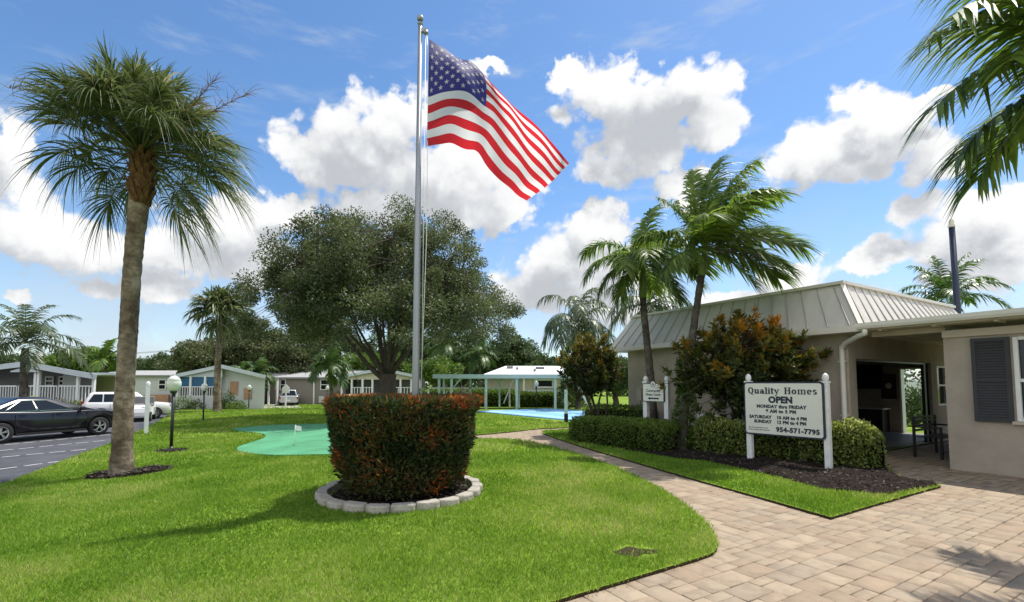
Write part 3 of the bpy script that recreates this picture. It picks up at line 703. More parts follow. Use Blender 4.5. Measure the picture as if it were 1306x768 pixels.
def put(name, geo, mt, parent, loc):
    V, Fq, rn, mi = geo
    return link(name, fast_mesh(name, V, Fq, [mt], rnd=rn, smooth=False), parent, loc)

# 1. the tall cabbage palm on the lawn
def sabal(name, label, cat, base, trunk_px, Ys, rads, crown, nf, Lp, Lb, seed, nseg=44, lw=.036, each=True, group=None, boots=True):
    r_ = random.Random(seed); root = thing(name, label, cat, base, 0, group)
    pts = [p - base for p in tpath(trunk_px, Ys)]; pts[0] = Vector((pts[0].x, pts[0].y, -.05))
    mk_trunk(root, pts, rads, M['sabal_trunk'], 24, .02)
    cl = crown - base
    if boots:
        mb = MB(); top = pts[-1]
        for i in range(70):
            a = i * 2.4; z = -.62 + .95 * (i / 70); rr = rads[-1] * (1.0 + .25 * math.sin(i * 1.3)) * (1 if z < .1 else .8)
            d = Vector((math.cos(a), math.sin(a), 0)); p = top + d * rr * .75 + Vector((0, 0, z))
            mb.add([p + Vector((-d.y, d.x, 0)) * .07, p - Vector((-d.y, d.x, 0)) * .07, p + d * .13 + Vector((-d.y * -.03, d.x * -.03, .30)), p + d * .13 + Vector((-d.y * .03, d.x * .03, .30)), p + d * .05 + Vector((0, 0, .12))],
                   [(0, 1, 4), (1, 2, 4), (2, 3, 4), (3, 0, 4), (0, 1, 2, 3)], 0)
        mb.tube([top + Vector((0, 0, -.6)), top + Vector((0, 0, -.2)), top + Vector((0, 0, .35)), cl + Vector((0, 0, .1))], [rads[-1] * .95, rads[-1] * 1.08, rads[-1] * .95, .07], 14)
        mb.build('leaf_boots', [M['boots']], root)
    geos = []
    for i in range(nf):
        q = i / (nf - 1); elv = R(86 - 96 * q) if i < nf - 6 else R(r_.uniform(-42, -30)) + r_.uniform(-.12, .12); az_ = i * 2.39996 + r_.uniform(-.25, .25)
        elv = r_.uniform(.3, .65) if (math.cos(az_) < -.35 and elv < .3 and each) else elv; k = .78 + .3 * math.cos(max(-.9, min(.9, elv)))
        geos.append(fan(az_, elv, Lp * k * r_.uniform(.88, 1.12), Lb * r_.uniform(.88, 1.1), nseg, lw, seed * 100 + i, sag=.34 + .16 * (elv < .2), wind=.15))
    if each:
        for g_ in geos: put('frond', g_, M['sabal_leaf'], root, cl)
    else:
        off = 0; Vs, Fs, rs = [], [], []
        for V, Fq, rn, mi in geos: Vs.append(V); Fs.append(Fq + off); rs.append(rn); off += len(V)
        put('crown', (np.vstack(Vs), np.vstack(Fs), np.concatenate(rs), None), M['sabal_leaf'], root, cl)
    return root
b0 = PALM
sab = sabal('cabbage_palm', 'tall cabbage palm with thick ringed trunk standing in mulch by the parking lot', 'palm tree', b0,
      [(155, 607), (156, 570), (159, 500), (164, 420), (170, 330), (178, 255), (181, 225)], [PALM.y] * 7, [.225, .178, .160, .156, .158, .18, .19], at(180, 196, PALM.y), 80, .92, .86, 3, nseg=70, lw=.028)
for k, (px, py, ex, ey) in enumerate([(255, 150, 318, 118), (245, 135, 275, 100), (70, 120, 10, 112)]):
    mb = MB(); a = at(185, 190, PALM.y) - b0; m_ = at(px, py, 8.9) - b0; e = at(ex, ey, 8.8) - b0
    pts = [a, a.lerp(m_, .5) + Vector((0, 0, .15)), m_, m_.lerp(e, .5), e]; mb.tube(pts, [.018, .016, .012, .008, .004], 5)
    rr = random.Random(k)
    for j in range(46):
        t = rr.random(); p = m_.lerp(e, t); q = p + Vector((rr.uniform(-.2, .3), rr.uniform(-.25, .25), rr.uniform(-.12, .28)))
        mb.tube([p, p.lerp(q, .5) + Vector((0, 0, .03)), q], [.006, .005, .003], 3)
    mb.build('flower_stalk', [M['stalk']], sab)
b1 = G(277, 526)
Yp = b1.y
sabal('cabbage_palm', 'slim round-headed cabbage palm behind the smaller lamp, before the blue porch', 'palm tree', b1,
      [(277, 526), (277, 500), (278, 460), (280, 425), (281, 408)], [Yp] * 5, [.28, .215, .195, .19, .21], at(281, 398, Yp), 70, .85, 1.0, 9, 36, .095, each=False)

# 2. feather palms
def feather(name, label, cat, base, trunk, rads, crown, fronds, seed, mt='palm_leaf', shaft=None, each=True, group=None, nl=46, lw=.05, ll=.55, trunk_mat_='palm_trunk', wind=.3, droop=.6, ldroop=.6, parent=None):
    r_ = random.Random(seed); root = parent or thing(name, label, cat, base, 0, group)
    mk_trunk(root, [p - base for p in trunk], rads, M[trunk_mat_], 14, .012, .03)
    cl = crown - base
    if shaft:
        mb = MB(); t0 = trunk[-1] - base
        mb.tube([t0 - Vector((0, 0, .05)), t0.lerp(cl, .3), t0.lerp(cl, .7), cl + Vector((0, 0, .06))], [shaft * .95, shaft * 1.15, shaft * .8, shaft * .35], 12); mb.build('crownshaft', [M['shaft']], root)
    geos = [pinnate(az_, elv, L, nl, ll * (L / 2.3) ** .5, lw, droop=droop, wind=wind, ldroop=ldroop, r0=.022 if L < 3 else .035, seed=seed * 50 + i) for i, (az_, elv, L) in enumerate(fronds)]
    if each:
        for g_ in geos: put('frond', g_, M[mt], root, cl)
    else:
        off = 0; Vs, Fs, rs = [], [], []
        for V, Fq, rn, mi in geos: Vs.append(V); Fs.append(Fq + off); rs.append(rn); off += len(V)
        put('crown', (np.vstack(Vs), np.vstack(Fs), np.concatenate(rs), None), M[mt], root, cl)
    return root
def spread(n, L, seed, e0=80, e1=-15):
    r_ = random.Random(seed)
    return [(i * 2.39996 + r_.uniform(-.2, .2), R(e0 + (e1 - e0) * i / (n - 1)) + r_.uniform(-.1, .1), L * r_.uniform(.88, 1.1)) for i in range(n)]
# right clubhouse palm
bB = G(868, 566); YB = 11.2; bB = at(868, 566, YB); bB.z = 0
tB = tpath([(868, 566), (872, 530), (876, 490), (882, 440), (888, 395), (895, 350)], [YB] * 6); tB[0].z = -.05
cB = at(899, 318, YB)
frB = [(-.8, R(80), 2.3), (2.0, R(76), 2.5), (.6, R(88), 2.5), (1.1, R(72), 2.5), (1.7, R(58), 2.4), (1.3, R(38), 2.3), (1.9, R(20), 2.2), (2.3, R(-2), 1.9), (.5, R(55), 2.4), (-.3, R(66), 2.3), (-1.2, R(62), 1.9), (-1.5, R(30), 1.7), (2.9, R(45), 2.0), (3.6, R(30), 1.8), (1.5, R(0), 2.0), (.2, R(20), 2.0), (-1.9, R(-5), 1.4), (2.6, R(-28), 1.6)]
palmB = feather('feather_palm', 'taller leaning windblown palm between the two low hedges at the clubhouse wall', 'palm tree', bB, tB, [.125, .11, .098, .088, .082, .078], cB, frB, 21, shaft=.085, ll=.84, lw=.056, wind=.5, nl=72, droop=.55)
vr = np.random.default_rng(77); nv = 1500; tz = vr.random(nv) * 1.9; va = vr.uniform(0, 6.283, nv)
vt = [p - bB for p in tB]; vx = np.interp(tz, [p.z for p in vt], [p.x for p in vt]); vrr = .11 + vr.random(nv) * (.16 - .05 * tz)
vP = np.c_[vx + vrr * np.cos(va), vrr * np.sin(va), tz]; vd = unit(np.c_[np.cos(va), np.sin(va), vr.normal(-.1, .5, nv)])
leaves('vine', vP, vd, unit(vd + vr.normal(0, .6, (nv, 3))), vr.uniform(.05, .10, nv), vr.uniform(.03, .06, nv), np.clip(vr.normal(.3, .2, nv), 0, 1), [M['hedge_leaf']], palmB)
bA = at(834, 540, 13.6); bA.z = 0
tA = tpath([(834, 540), (831, 495), (826, 445), (821, 395), (820, 378)], [13.6] * 5); tA[0].z = -.05
frA = [(.9, R(85), 2.0), (1.5, R(62), 2.0), (1.2, R(35), 2.0), (1.8, R(12), 1.8), (2.6, R(35), 1.8), (-1.2, R(48), 2.1), (-1.7, R(22), 2.0), (-1.4, R(2), 1.6), (-.3, R(50), 2.0), (3.4, R(28), 1.8), (-2.5, R(20), 1.7), (.4, R(20), 1.9), (1.6, R(-20), 1.5), (-2.0, R(-22), 1.4), (.3, R(68), 2.1)]
feather('feather_palm', 'shorter upright palm with green crownshaft rising behind the small white sign', 'palm tree', bA, tA, [.13, .115, .10, .092, .09], at(820, 335, 13.6), frA, 22, shaft=.10, ll=.82, lw=.058, wind=.25, nl=64, droop=.95)
# palm whose fronds hang into the upper right corner
bR = Vector((6.35, 4.55, 0)); cR = Vector((6.15, 4.55, 4.72))
frR = [(-1.62, R(32), 2.2), (-2.0, R(-2), 1.9), (-1.75, R(42), 2.3), (-1.68, R(12), 2.3), (-1.60, R(-14), 2.0), (-1.85, R(26), 2.6), (-1.95, R(14), 2.3), (-2.2, R(40), 2.2), (-1.5, R(-4), 1.9), (-2.4, R(52), 2.1), (-1.75, R(66), 2.3), (-2.6, R(5), 2.1), (.6, R(55), 2.2), (1.5, R(25), 2.2), (2.4, R(40), 2.2), (3.2, R(15), 2.1), (-.15, R(18), 1.5), (-2.0, R(75), 2.4)]
feather('feather_palm', 'palm overhead at the right edge of the patio, fronds hanging from the upper corner', 'palm tree', bR, [bR, Vector((6.35, 4.5, 2)), Vector((6.25, 4.5, 3.4)), Vector((6.17, 4.52, 4.2))], [.15, .13, .12, .11], cR, frR, 23, shaft=.11, ll=.66, lw=.042, wind=-.05, nl=58, droop=.62, ldroop=.75)
# far palms
def far_feather(px, py_base, py_crown, label, n, L, seed, Y=None, mt='far_palm_leaf', tr=.18, lean=0, droop=.9, wind=.1, name='feather_palm', group=None, nl=30, lw=.11, ll=.8, ldroop=.7, e1=-15):
    b_ = at(px, py_base, Y) if Y else G(px, py_base); Y = b_.y; b_.z = T(b_.x, b_.y) + GZ
    c = at(px + lean, py_crown, Y); tp = b_.lerp(c, .93)
    return feather(name, label, 'palm tree', b_, [b_ - Vector((0, 0, .1)), b_.lerp(c, .35) + Vector((.05, 0, 0)), b_.lerp(c, .65), tp], [tr * 1.3, tr, tr * .9, tr * .85], c, spread(n, L, seed, 80, e1), seed, mt=mt, each=False, nl=nl, lw=lw, ll=ll, wind=wind, droop=droop, ldroop=ldroop, group=group)
far_feather(27, 527, 437, 'arching grey-green palm standing in front of the grey porch at far left', 18, 2.9, 31, Y=23, mt='silver_palm_leaf', tr=.17, lean=6, droop=1.05, ll=.6, lw=.07, e1=-5)
far_feather(737, 527, 412, 'drooping grey-green palm beyond the blue court, left of the clubhouse', 18, 3.2, 32, Y=30, mt='silver_palm_leaf', tr=.16, lean=0, droop=1.35, ldroop=1.1, lw=.09)
far_feather(828, 527, 388, 'drooping palm behind the clubhouse roof, beyond the shorter upright palm', 15, 2.9, 33, Y=26, mt='silver_palm_leaf', tr=.15, droop=1.3, ldroop=1.1, lw=.08)
far_feather(1206, 540, 380, 'coconut palm behind the clubhouse roof next to the dark pole', 17, 2.8, 34, Y=27, tr=.16, droop=.85, wind=.15, lw=.09, ll=.75, e1=5)
far_feather(422, 514, 466, 'small bushy palm in front of the taupe house windows', 15, 2.6, 35, Y=44, tr=.15, lw=.16, droop=1.15, nl=24, e1=-10)
far_feather(568, 520, 440, 'thin palm among the trees behind the pavilion roof, right of the flagpole', 14, 3.0, 36, Y=58, tr=.16, lw=.16, droop=1.0, nl=24)
far_feather(612, 520, 452, 'low palm among the trees above the white roof, left end', 13, 3.0, 37, Y=60, tr=.16, lw=.18, droop=1.0, nl=22)
far_feather(134, 520, 458, 'yellowing palm behind the carport of the grey porch house', 14, 2.6, 38, Y=48, mt='bright_leaf', tr=.2, lw=.18, droop=1.0, nl=22)
# twin-stemmed little palm in front of the pale house
b_ = G(318, 521); rt = None
for dx, dy, s in ((-7, -4, 41), (4, 2, 42), (12, -6, 43)):
    c = at(318 + dx, 482 + dy, b_.y); tp = b_.lerp(c, .92)
    if rt is None: rt = thing('clump_palm', 'low clump of three green palm stems before the pale gable wall', 'palm tree', b_)
    feather('', '', '', b_, [b_ - Vector((0, 0, .1)), b_.lerp(c, .4) + Vector((dx * .02, 0, 0)), b_.lerp(c, .7), tp], [.14, .11, .10, .09], c, spread(11, 2.0, s), s, mt='far_palm_leaf', each=False, nl=22, lw=.14, ll=.8, droop=1.1, wind=.1, parent=rt)

# ------------------------------------------------------------------ broadleaf trees
def crown_pts(n, rad, seed, amp=.28, flat=-.35, shell=.55):
    r_ = np.random.default_rng(seed); d = unit(r_.normal(size=(n * 3, 3))); d = d[d[:, 2] > flat][:n]
    k = np.array([1 + amp * (noise.noise(Vector(v) * 1.7 + Vector((seed, 0, 0))) * 1.3 + .5 * noise.noise(Vector(v) * 4 + Vector((0, seed, 0)))) for v in d])
    r = (shell + (1 - shell) * r_.random(len(d)) ** .6) * k
    r = np.where(r_.random(len(d)) < .25, r * .62, r)
    return d * r[:, None] * np.array(rad)
def tree(name, label, cat, base, th, tr, ctr, rad, nclump, nleaf, ls, lm, seed, group=None, nlimb=9, bark='bark', crad=(.55, 1.0), flat=-.35, amp=.28, parts=True, limb_r=.4, core=True):
    r_ = random.Random(seed); rg = np.random.default_rng(seed); root = thing(name, label, cat, base, 0, group); c = Vector(ctr) - Vector(base)
    cp = crown_pts(nclump, rad, seed, amp, flat) + np.array(c)
    mb = MB(); top = Vector((r_.uniform(-.15, .15), 0, th))
    mb.tube([(0, 0, -.25), (0, 0, .15), (tr * .1, 0, th * .4), top * .85, top], [tr * 1.55, tr * 1.15, tr * .95, tr * .95, tr * 1.02], 14)
    samples = []
    for i in range(nlimb):
        a = i * 2.4 + r_.uniform(-.3, .3); e = R(r_.uniform(8, 72)) if i else R(80)
        d = Vector((math.cos(a) * math.cos(e) * rad[0], math.sin(a) * math.cos(e) * rad[1], math.sin(e) * rad[2] * .9))
        end = c + d * r_.uniform(.62, .82); st = top - Vector((0, 0, r_.uniform(0, 1) * th * .22)); mid = st.lerp(end, .42) + Vector((d.x * .10, d.y * .10, (.10 if i % 2 else -.07) * rad[2]))
        pts = []
        for k in range(9):
            t = k / 8; p = st * (1 - t) ** 2 + mid * 2 * t * (1 - t) + end * t * t + Vector((noise.noise(Vector((i, t * 3, 0))), noise.noise(Vector((i, t * 3, 7))), noise.noise(Vector((i, t * 3, 14))))) * .25 * min(1, 3 * t)
            pts.append(p)
        rr = [tr * limb_r * (1.05 if i < 6 else .6) * (1 - .86 * (k / 8) ** .8) + .012 for k in range(9)]; mb.tube(pts, rr, 8); samples += list(zip(pts[2:], rr[2:]))
    SP = np.array([tuple(p) for p, _ in samples])
    for q in cp:
        i = np.argmin(((SP - q) ** 2).sum(1) + rg.random(len(SP)) * .3); p, rr = samples[i]; qv = Vector(q); m_ = p.lerp(qv, .5) + Vector((r_.uniform(-.15, .15), r_.uniform(-.15, .15), r_.uniform(-.05, .2)))
        mb.tube([p, m_, qv], [min(rr * .6, .05) + .006, min(rr * .4, .03) + .005, .006], 4, cap=False)
    mb.build('trunk', [M[bark]], root)
    n = nleaf * len(cp); ci = np.repeat(np.arange(len(cp)), nleaf); cr_ = rg.uniform(crad[0], crad[1], len(cp))
    dd = unit(rg.normal(size=(n, 3))) * (rg.random(n) ** .45)[:, None] * np.array([1, 1, .75])
    P = cp[ci] + dd * cr_[ci][:, None]
    D = unit(dd + rg.normal(0, .7, (n, 3)) + np.array([0, 0, -.15])); Nn = unit(rg.normal(size=(n, 3)) + np.array([0, 0, .6]))
    rnd = np.clip(rg.normal(.45, .2, n) + rg.normal(0, .13, len(cp))[ci], 0, 1)
    leaves('crown', P, D, Nn, ls * rg.uniform(.7, 1.3, n), ls * .48 * rg.uniform(.8, 1.2, n), rnd, [M[lm]], root)
    return root
oY = 26.0
bO = at(493, 540, oY); bO.z = T(bO.x, bO.y) + GZ; 
tree('oak_tree', 'large spreading live oak with broad dark crown behind the flagpole', 'tree', bO, 2.3, .45, at(490, 385, oY) + Vector((0, 0, -.2)), (6.6, 6.0, 5.2), 620, 330, .135, 'oak_leaf', 5, nlimb=16, crad=(.42, .95), flat=-.40, amp=.30, limb_r=.36)
# wood behind the houses
bt = [  # px, py of crown centre, half width px, half height px, Y, leaf, label
    (264, 463, 42, 26, 62, 'oak_leaf', 'dark olive tree behind the blue-porch house roof'),
    (318, 447, 55, 40, 66, 'oak_leaf', 'broad dark oak behind the clump palm and pale gable'),
    (375, 452, 52, 40, 64, 'oak_leaf', 'dark oak behind the taupe house and the silver pickup'),
    (438, 455, 48, 36, 70, 'tree_leaf', 'green tree filling the view below the big oak crown, left of its trunk'),
    (528, 458, 44, 34, 72, 'tree_leaf', 'green tree seen under the big oak crown, right of its trunk'),
    (590, 462, 36, 30, 66, 'tree_leaf', 'dense green tree behind the pavilion, left of the white roof'),
    (646, 458, 44, 26, 68, 'tree_leaf', 'dark casuarina-like tree rising above the white roof'),
    (560, 474, 26, 12, 50, 'bright_leaf', 'low yellow-green bushy tree behind the pavilion roof end'),
    (100, 464, 32, 18, 62, 'bright_leaf', 'bright green tree behind the grey house carport'),
    (212, 470, 34, 14, 74, 'tree_leaf', 'low far tree above the pale wing roof'),
    (20, 470, 40, 16, 70, 'tree_leaf', 'low green tree behind the grey house roof at far left'),
    (480, 470, 40, 22, 66, 'bright_leaf', 'light green tree behind the taupe house porch gable'),
    (700, 476, 30, 18, 62, 'tree_leaf', 'dark tree behind the right end of the white roof'),
    (785, 478, 30, 20, 48, 'tree_leaf', 'green tree behind the tall croton at the clubhouse corner')]
for i, (px, py, rx, ry, Y, lm, lab) in enumerate(bt):
    c = at(px, py, Y); b_ = Vector((c.x, Y, T(c.x, Y) + GZ)); s = Y / 600
    top = c.z - b_.z
    tree('broadleaf_tree', lab, 'tree', b_, max(.5, top * .28), .3, c, (rx * s, max(2.5, rx * s * .8), ry * s), 110, 210, .36 if Y > 55 else .27, lm, 60 + i, nlimb=7, crad=(.7, 1.4) if rx > 30 else (.5, 1.0), flat=-.85, amp=.3)

# ------------------------------------------------------------------ hedges
def box_hedge(name, label, path, halfw, h, n, ls, lm, seed, z0=0, taper=.0, rnd_top=.0, cat='hedge', group=None, lump=.06, rise=0):
    """clipped hedge along a ground path: solid twiggy inside under a shell of leaves"""
    rg = np.random.default_rng(seed); P2 = [Vector((p[0], p[1], 0)) for p in path]
    o = P2[0] * 0
    for p in P2: o += p
    o /= len(P2); o.z = T(o.x, o.y) + GZ
    root = thing(name, label, cat, o, 0, group)
    segs = [(a, b_, (b_ - a).length) for a, b_ in zip(P2[:-1], P2[1:])]; tot = sum(s[2] for s in segs)
    def surf(s, ang, k=1.0):
        """s along, ang 0..pi across the profile"""
        t = s * tot
        for a, b_, l in segs:
            if t <= l + 1e-6: break
            t -= l
        d = (b_ - a).normalized(); n_ = Vector((-d.y, d.x, 0)); p = a + d * t
        # squircle profile
        c, sn = math.cos(ang), math.sin(ang); e = .32
        x = math.copysign(abs(c) ** e, c) * halfw; z = abs(sn) ** e * h
        endk = min(1, (min(s, 1 - s) * tot / (halfw * .8))); endk = (1 - (1 - endk) ** 3) if endk < 1 else 1
        q = 1 + lump * (noise.noise(Vector((p.x * 2, p.y * 2, ang * 1.5 + seed))) * 1.6 + .6 * noise.noise(Vector((p.x * 5, p.y * 5, ang * 4))))
        w_ = (.25 + .75 * endk) * q * k
        pos = p + n_ * x * w_ + Vector((0, 0, z * (.8 + .2 * endk) * q * k))
        return pos - o + Vector((0, 0, o.z - 0)) if False else Vector((pos.x - o.x, pos.y - o.y, pos.z)), (n_ * c * .8 + Vector((0, 0, sn))).normalized()
    mb = MB(); na, ns = 10, max(8, int(tot / .2))
    rings = [[surf(i / ns, math.pi * j / na, .86)[0] for j in range(na + 1)] for i in range(ns + 1)]
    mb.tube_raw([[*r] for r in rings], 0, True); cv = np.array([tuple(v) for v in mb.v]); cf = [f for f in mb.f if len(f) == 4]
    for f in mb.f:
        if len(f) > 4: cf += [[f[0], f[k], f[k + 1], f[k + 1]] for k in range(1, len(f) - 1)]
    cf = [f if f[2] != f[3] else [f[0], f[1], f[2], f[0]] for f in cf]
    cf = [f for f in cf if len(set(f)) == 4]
    S = rng.random(n); A = rng.random(n) * math.pi; P, Nr = [], []
    # sample angle so that flat faces get even cover
    uu = rng.random(n) * (2 * h + 2 * halfw)
    for i in range(n):
        u = uu[i]
        if u < h: ang = math.asin(min(1, max(0, u / h)) ** (1 / .32))
        elif u < h + 2 * halfw:
            x = 1 - (u - h) / halfw; ang = math.acos(math.copysign(abs(x) ** (1 / .32), x))
        else: ang = math.pi - math.asin(min(1, max(0, (u - h - 2 * halfw) / h)) ** (1 / .32))
        p, nn = surf(S[i], ang, rng.uniform(.86, 1.03)); P.append(p); Nr.append(nn)
    P = np.array(P); Nr = np.array(Nr)
    D = unit(Nr * .5 + rng.normal(0, .6, (n, 3)) + np.array([0, 0, .25])); Nn = unit(Nr * .7 + rng.normal(0, .6, (n, 3)))
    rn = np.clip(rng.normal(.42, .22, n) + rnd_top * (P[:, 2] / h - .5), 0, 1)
    leaves('foliage', P, D, Nn, ls * rng.uniform(.7, 1.3, n), ls * .55 * rng.uniform(.8, 1.2, n), rn, [M[lm], M['core']], root, core=(cv, np.array(cf)))
    return root
def gp(*px): return [G2(*p) for p in px]
# bed hedges in front of the clubhouse
def off_path(pts, d): return [(p[0] + d[0], p[1] + d[1]) for p in pts]
h3 = off_path([G2(868, 590), G2(960, 602), G2(1050, 620), G2(1130, 630)], (.30, .34))
h3 = [(4.32, 11.12), (5.2, 10.48), (6.13, 9.58), (6.84, 8.77)]
box_hedge('hedge', 'clipped variegated hedge behind the large white sign, nearest the breezeway', h3, .42, .74, 15000, .07, 'pale_hedge_leaf', 71, lump=.17, rnd_top=.25)
h1 = [(1.95, 13.6), (2.6, 12.5), (3.35, 11.55), (3.85, 11.0)]
box_hedge('hedge', 'clipped green hedge beside the path, in front of the small white sign', h1, .58, .66, 13000, .055, 'hedge_leaf', 72, lump=.07, rnd_top=.25)
box_hedge('hedge', 'low dark hedge along the clubhouse wall behind the small sign posts', [(2.6, 16.4), (3.5, 15.2), (4.3, 14.2)], .4, .85, 5000, .06, 'hedge_leaf', 73, lump=.06)
box_hedge('hedge', 'long dark hedge behind the white rail fence near the pavilion', [(-7.6, 36), (.3, 36)], .7, 1.3, 6000, .14, 'hedge_leaf', 74, lump=.05)
box_hedge('hedge', 'dark hedge under the window of the white-roofed house', [(.2, 34), (3.3, 34)], .6, 1.05, 3500, .12, 'hedge_leaf', 75, lump=.04)

# round clipped croton hedge at the flagpole
root = thing('croton_hedge', 'round clipped croton hedge with red and orange leaves around the flagpole base', 'hedge', (RC.x, RC.y, T(RC.x, RC.y) + GZ))
n = 26000; a = rng.uniform(0, 6.283, n); HH = 1.34
top = rng.random(n) < .27
z = np.where(top, HH, .10 + (HH - .10) * rng.random(n) ** .85)
def crad_(z, a): return .80 + .265 * np.clip((z - .1) / 1.1, 0, 1) + .035 * np.sin(3 * a + 1) + .03 * np.sin(7 * a + z * 4)
lump = np.array([noise.noise(Vector((math.cos(p) * 3, math.sin(p) * 3, q * 3.2))) for p, q in zip(a, z)])
rr_ = np.where(top, crad_(HH, a) * np.sqrt(rng.random(n)), crad_(z, a)) * (1 + np.where(top, 0, lump * .075)) - np.where(top, 0, rng.random(n) ** 2 * .13)
z = np.where(top, HH + .03 * lump - .07 * rng.random(n) ** 2, z)
P = np.c_[rr_ * np.cos(a), rr_ * np.sin(a), z]; Nr = np.where(top[:, None], np.tile([0, 0, 1.0], (n, 1)), np.c_[np.cos(a), np.sin(a), np.full(n, .15)])
D = unit(Nr * .55 + rng.normal(0, .5, (n, 3)) + np.array([0, 0, .55])); Nn = unit(Nr * .6 + rng.normal(0, .6, (n, 3)))
patch = np.array([noise.noise(Vector(p) * 2.6 + Vector((9, 2, 4))) for p in P])
rn = np.clip(.16 + patch * .60 + rng.normal(0, .19, n) + (.26 + .3 * patch) * (z > HH - .15) + .04 * (z > 1), 0, 1)
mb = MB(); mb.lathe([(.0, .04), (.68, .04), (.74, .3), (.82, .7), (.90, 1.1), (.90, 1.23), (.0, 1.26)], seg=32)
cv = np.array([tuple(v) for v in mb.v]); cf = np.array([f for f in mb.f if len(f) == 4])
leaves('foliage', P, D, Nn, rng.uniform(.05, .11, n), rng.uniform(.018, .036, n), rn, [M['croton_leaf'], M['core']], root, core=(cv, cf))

# tall croton shrubs
def croton(label, base, stems, crown, rad, nros, seed, lsz=.15, top_or=.5):
    r_ = random.Random(seed); rg = np.random.default_rng(seed); root = thing('croton_shrub', label, 'shrub', base); c = Vector(crown) - Vector(base)
    cp = crown_pts(nros, rad, seed, .30, -.95, .45) + np.array(c); mb = MB(); ends = []
    for i in range(stems):
        e = c + Vector((r_.uniform(-.5, .5) * rad[0], r_.uniform(-.5, .5) * rad[1], r_.uniform(-.3, .3) * rad[2])); st = Vector((r_.uniform(-.12, .12), r_.uniform(-.1, .1), -.05))
        m_ = st.lerp(e, .5) + Vector((r_.uniform(-.1, .1), r_.uniform(-.1, .1), 0)); mb.tube([st, m_, e], [.04, .032, .02], 6); ends += [st.lerp(m_, .8), m_, m_.lerp(e, .5), e]
    EA = np.array([tuple(v) for v in ends])
    for q in cp:
        i = np.argmin(((EA - q) ** 2).sum(1)); p = ends[i]; mb.tube([p, p.lerp(Vector(q), .5) + Vector((0, 0, -.03)), Vector(q)], [.013, .010, .006], 4, cap=False)
    mb.build('stem', [M['bark']], root)
    k = 26; n = len(cp) * k; ci = np.repeat(np.arange(len(cp)), k); a = rg.uniform(0, 6.283, n)
    out = unit(cp - np.array(c)); ax = unit(out * .7 + np.array([0, 0, .9])); e1 = unit(np.cross(ax, rg.normal(size=ax.shape))); e2 = np.cross(ax, e1)
    tilt = rg.uniform(.2, 1.5, n)
    D = unit(ax[ci] * np.cos(tilt)[:, None] + (e1[ci] * np.cos(a)[:, None] + e2[ci] * np.sin(a)[:, None]) * np.sin(tilt)[:, None])
    P = cp[ci] - ax[ci] * (rg.random(n) * .22)[:, None] + D * .02
    Nn = unit(ax[ci] + rg.normal(0, .35, (n, 3)))
    zz = (cp[:, 2] - c.z) / rad[2]
    tint = np.clip(.20 + .17 * zz + rg.normal(0, .13, len(cp)) + np.maximum(0, zz - .15) * top_or * .38 + top_or * .7 * np.array([max(0, noise.noise(Vector(q) * 1.6 + Vector((seed, 3, 1)))) for q in cp]) * (zz > -.3), 0, 1)
    rn = np.clip(tint[ci] + rg.normal(0, .12, n) + .18 * (tilt < .7), 0, 1)
    leaves('foliage', P, D, Nn, lsz * rg.uniform(.7, 1.25, n), lsz * .34 * rg.uniform(.8, 1.2, n), rn, [M['croton_tree_leaf']], root)
bc = Vector((5.55, 11.15, GZ))
croton('big croton shrub with orange tips behind the large white sign', bc, 9, at(956, 463, 11.1) + Vector((0, 0, -.05)), (1.98, .9, 1.20), 560, 81, lsz=.16, top_or=.9)
bc = at(766, 540, 15.0); bc.z = GZ
croton('tall croton on several bare stems at the left end of the hedge', bc, 7, at(752, 466, 15.0), (1.08, .85, .98), 300, 82, lsz=.16, top_or=.25)
# small plants by the palm foot and wall
def bush(name, label, c, rad, n, ls, lm, seed, cat='shrub', group=None):
    rg = np.random.default_rng(seed); c = Vector(c); root = thing(name, label, cat, c, 0, group)
    d = rdir(n); d[:, 2] = np.abs(d[:, 2]) * 1.0 - .08
    k = np.array([1 + .35 * noise.noise(Vector(v) * 2.2 + Vector((seed, 1, 0))) for v in d]); P = d * (k * rg.uniform(.55, 1.02, n))[:, None] * np.array(rad)
    P[:, 2] = np.maximum(P[:, 2], .02)
    D = unit(d + rg.normal(0, .6, (n, 3)) + np.array([0, 0, .3])); Nn = unit(d + rg.normal(0, .7, (n, 3)))
    mb = MB()
    for i in range(5): mb.tube([(0, 0, -.03), tuple(Vector(d[i]) * .5 * rad[2])], [.03, .012], 5)
    mb.build('stem', [M['bark']], root)
    rn = np.clip(rg.normal(.42, .24, n), 0, 1); leaves('foliage', P, D, Nn, ls * rg.uniform(.7, 1.3, n), ls * .5 * rg.uniform(.8, 1.2, n), rn, [M[lm]], root)
    return root
def gb(px, py, Y=None, h=0):
    p = G(px, py) if Y is None else at(px, py, Y); p.z = T(p.x, p.y) + GZ; return p
bush('bush', 'leafy green bush climbing the foot of the leaning palm', gb(0, 0, 1) * 0 + Vector((4.35, 11.45, GZ)), (.35, .35, .55), 1500, .07, 'hedge_leaf', 91)
bush('bush', 'dark green bush between the leaning palm and the big croton', Vector((4.95, 11.6, GZ)), (.55, .45, .62), 2200, .07, 'hedge_leaf', 92)
bush('bush', 'small green bush under the white downspout', Vector((6.85, 10.55, GZ)), (.4, .35, .75), 1300, .06, 'hedge_leaf', 93)
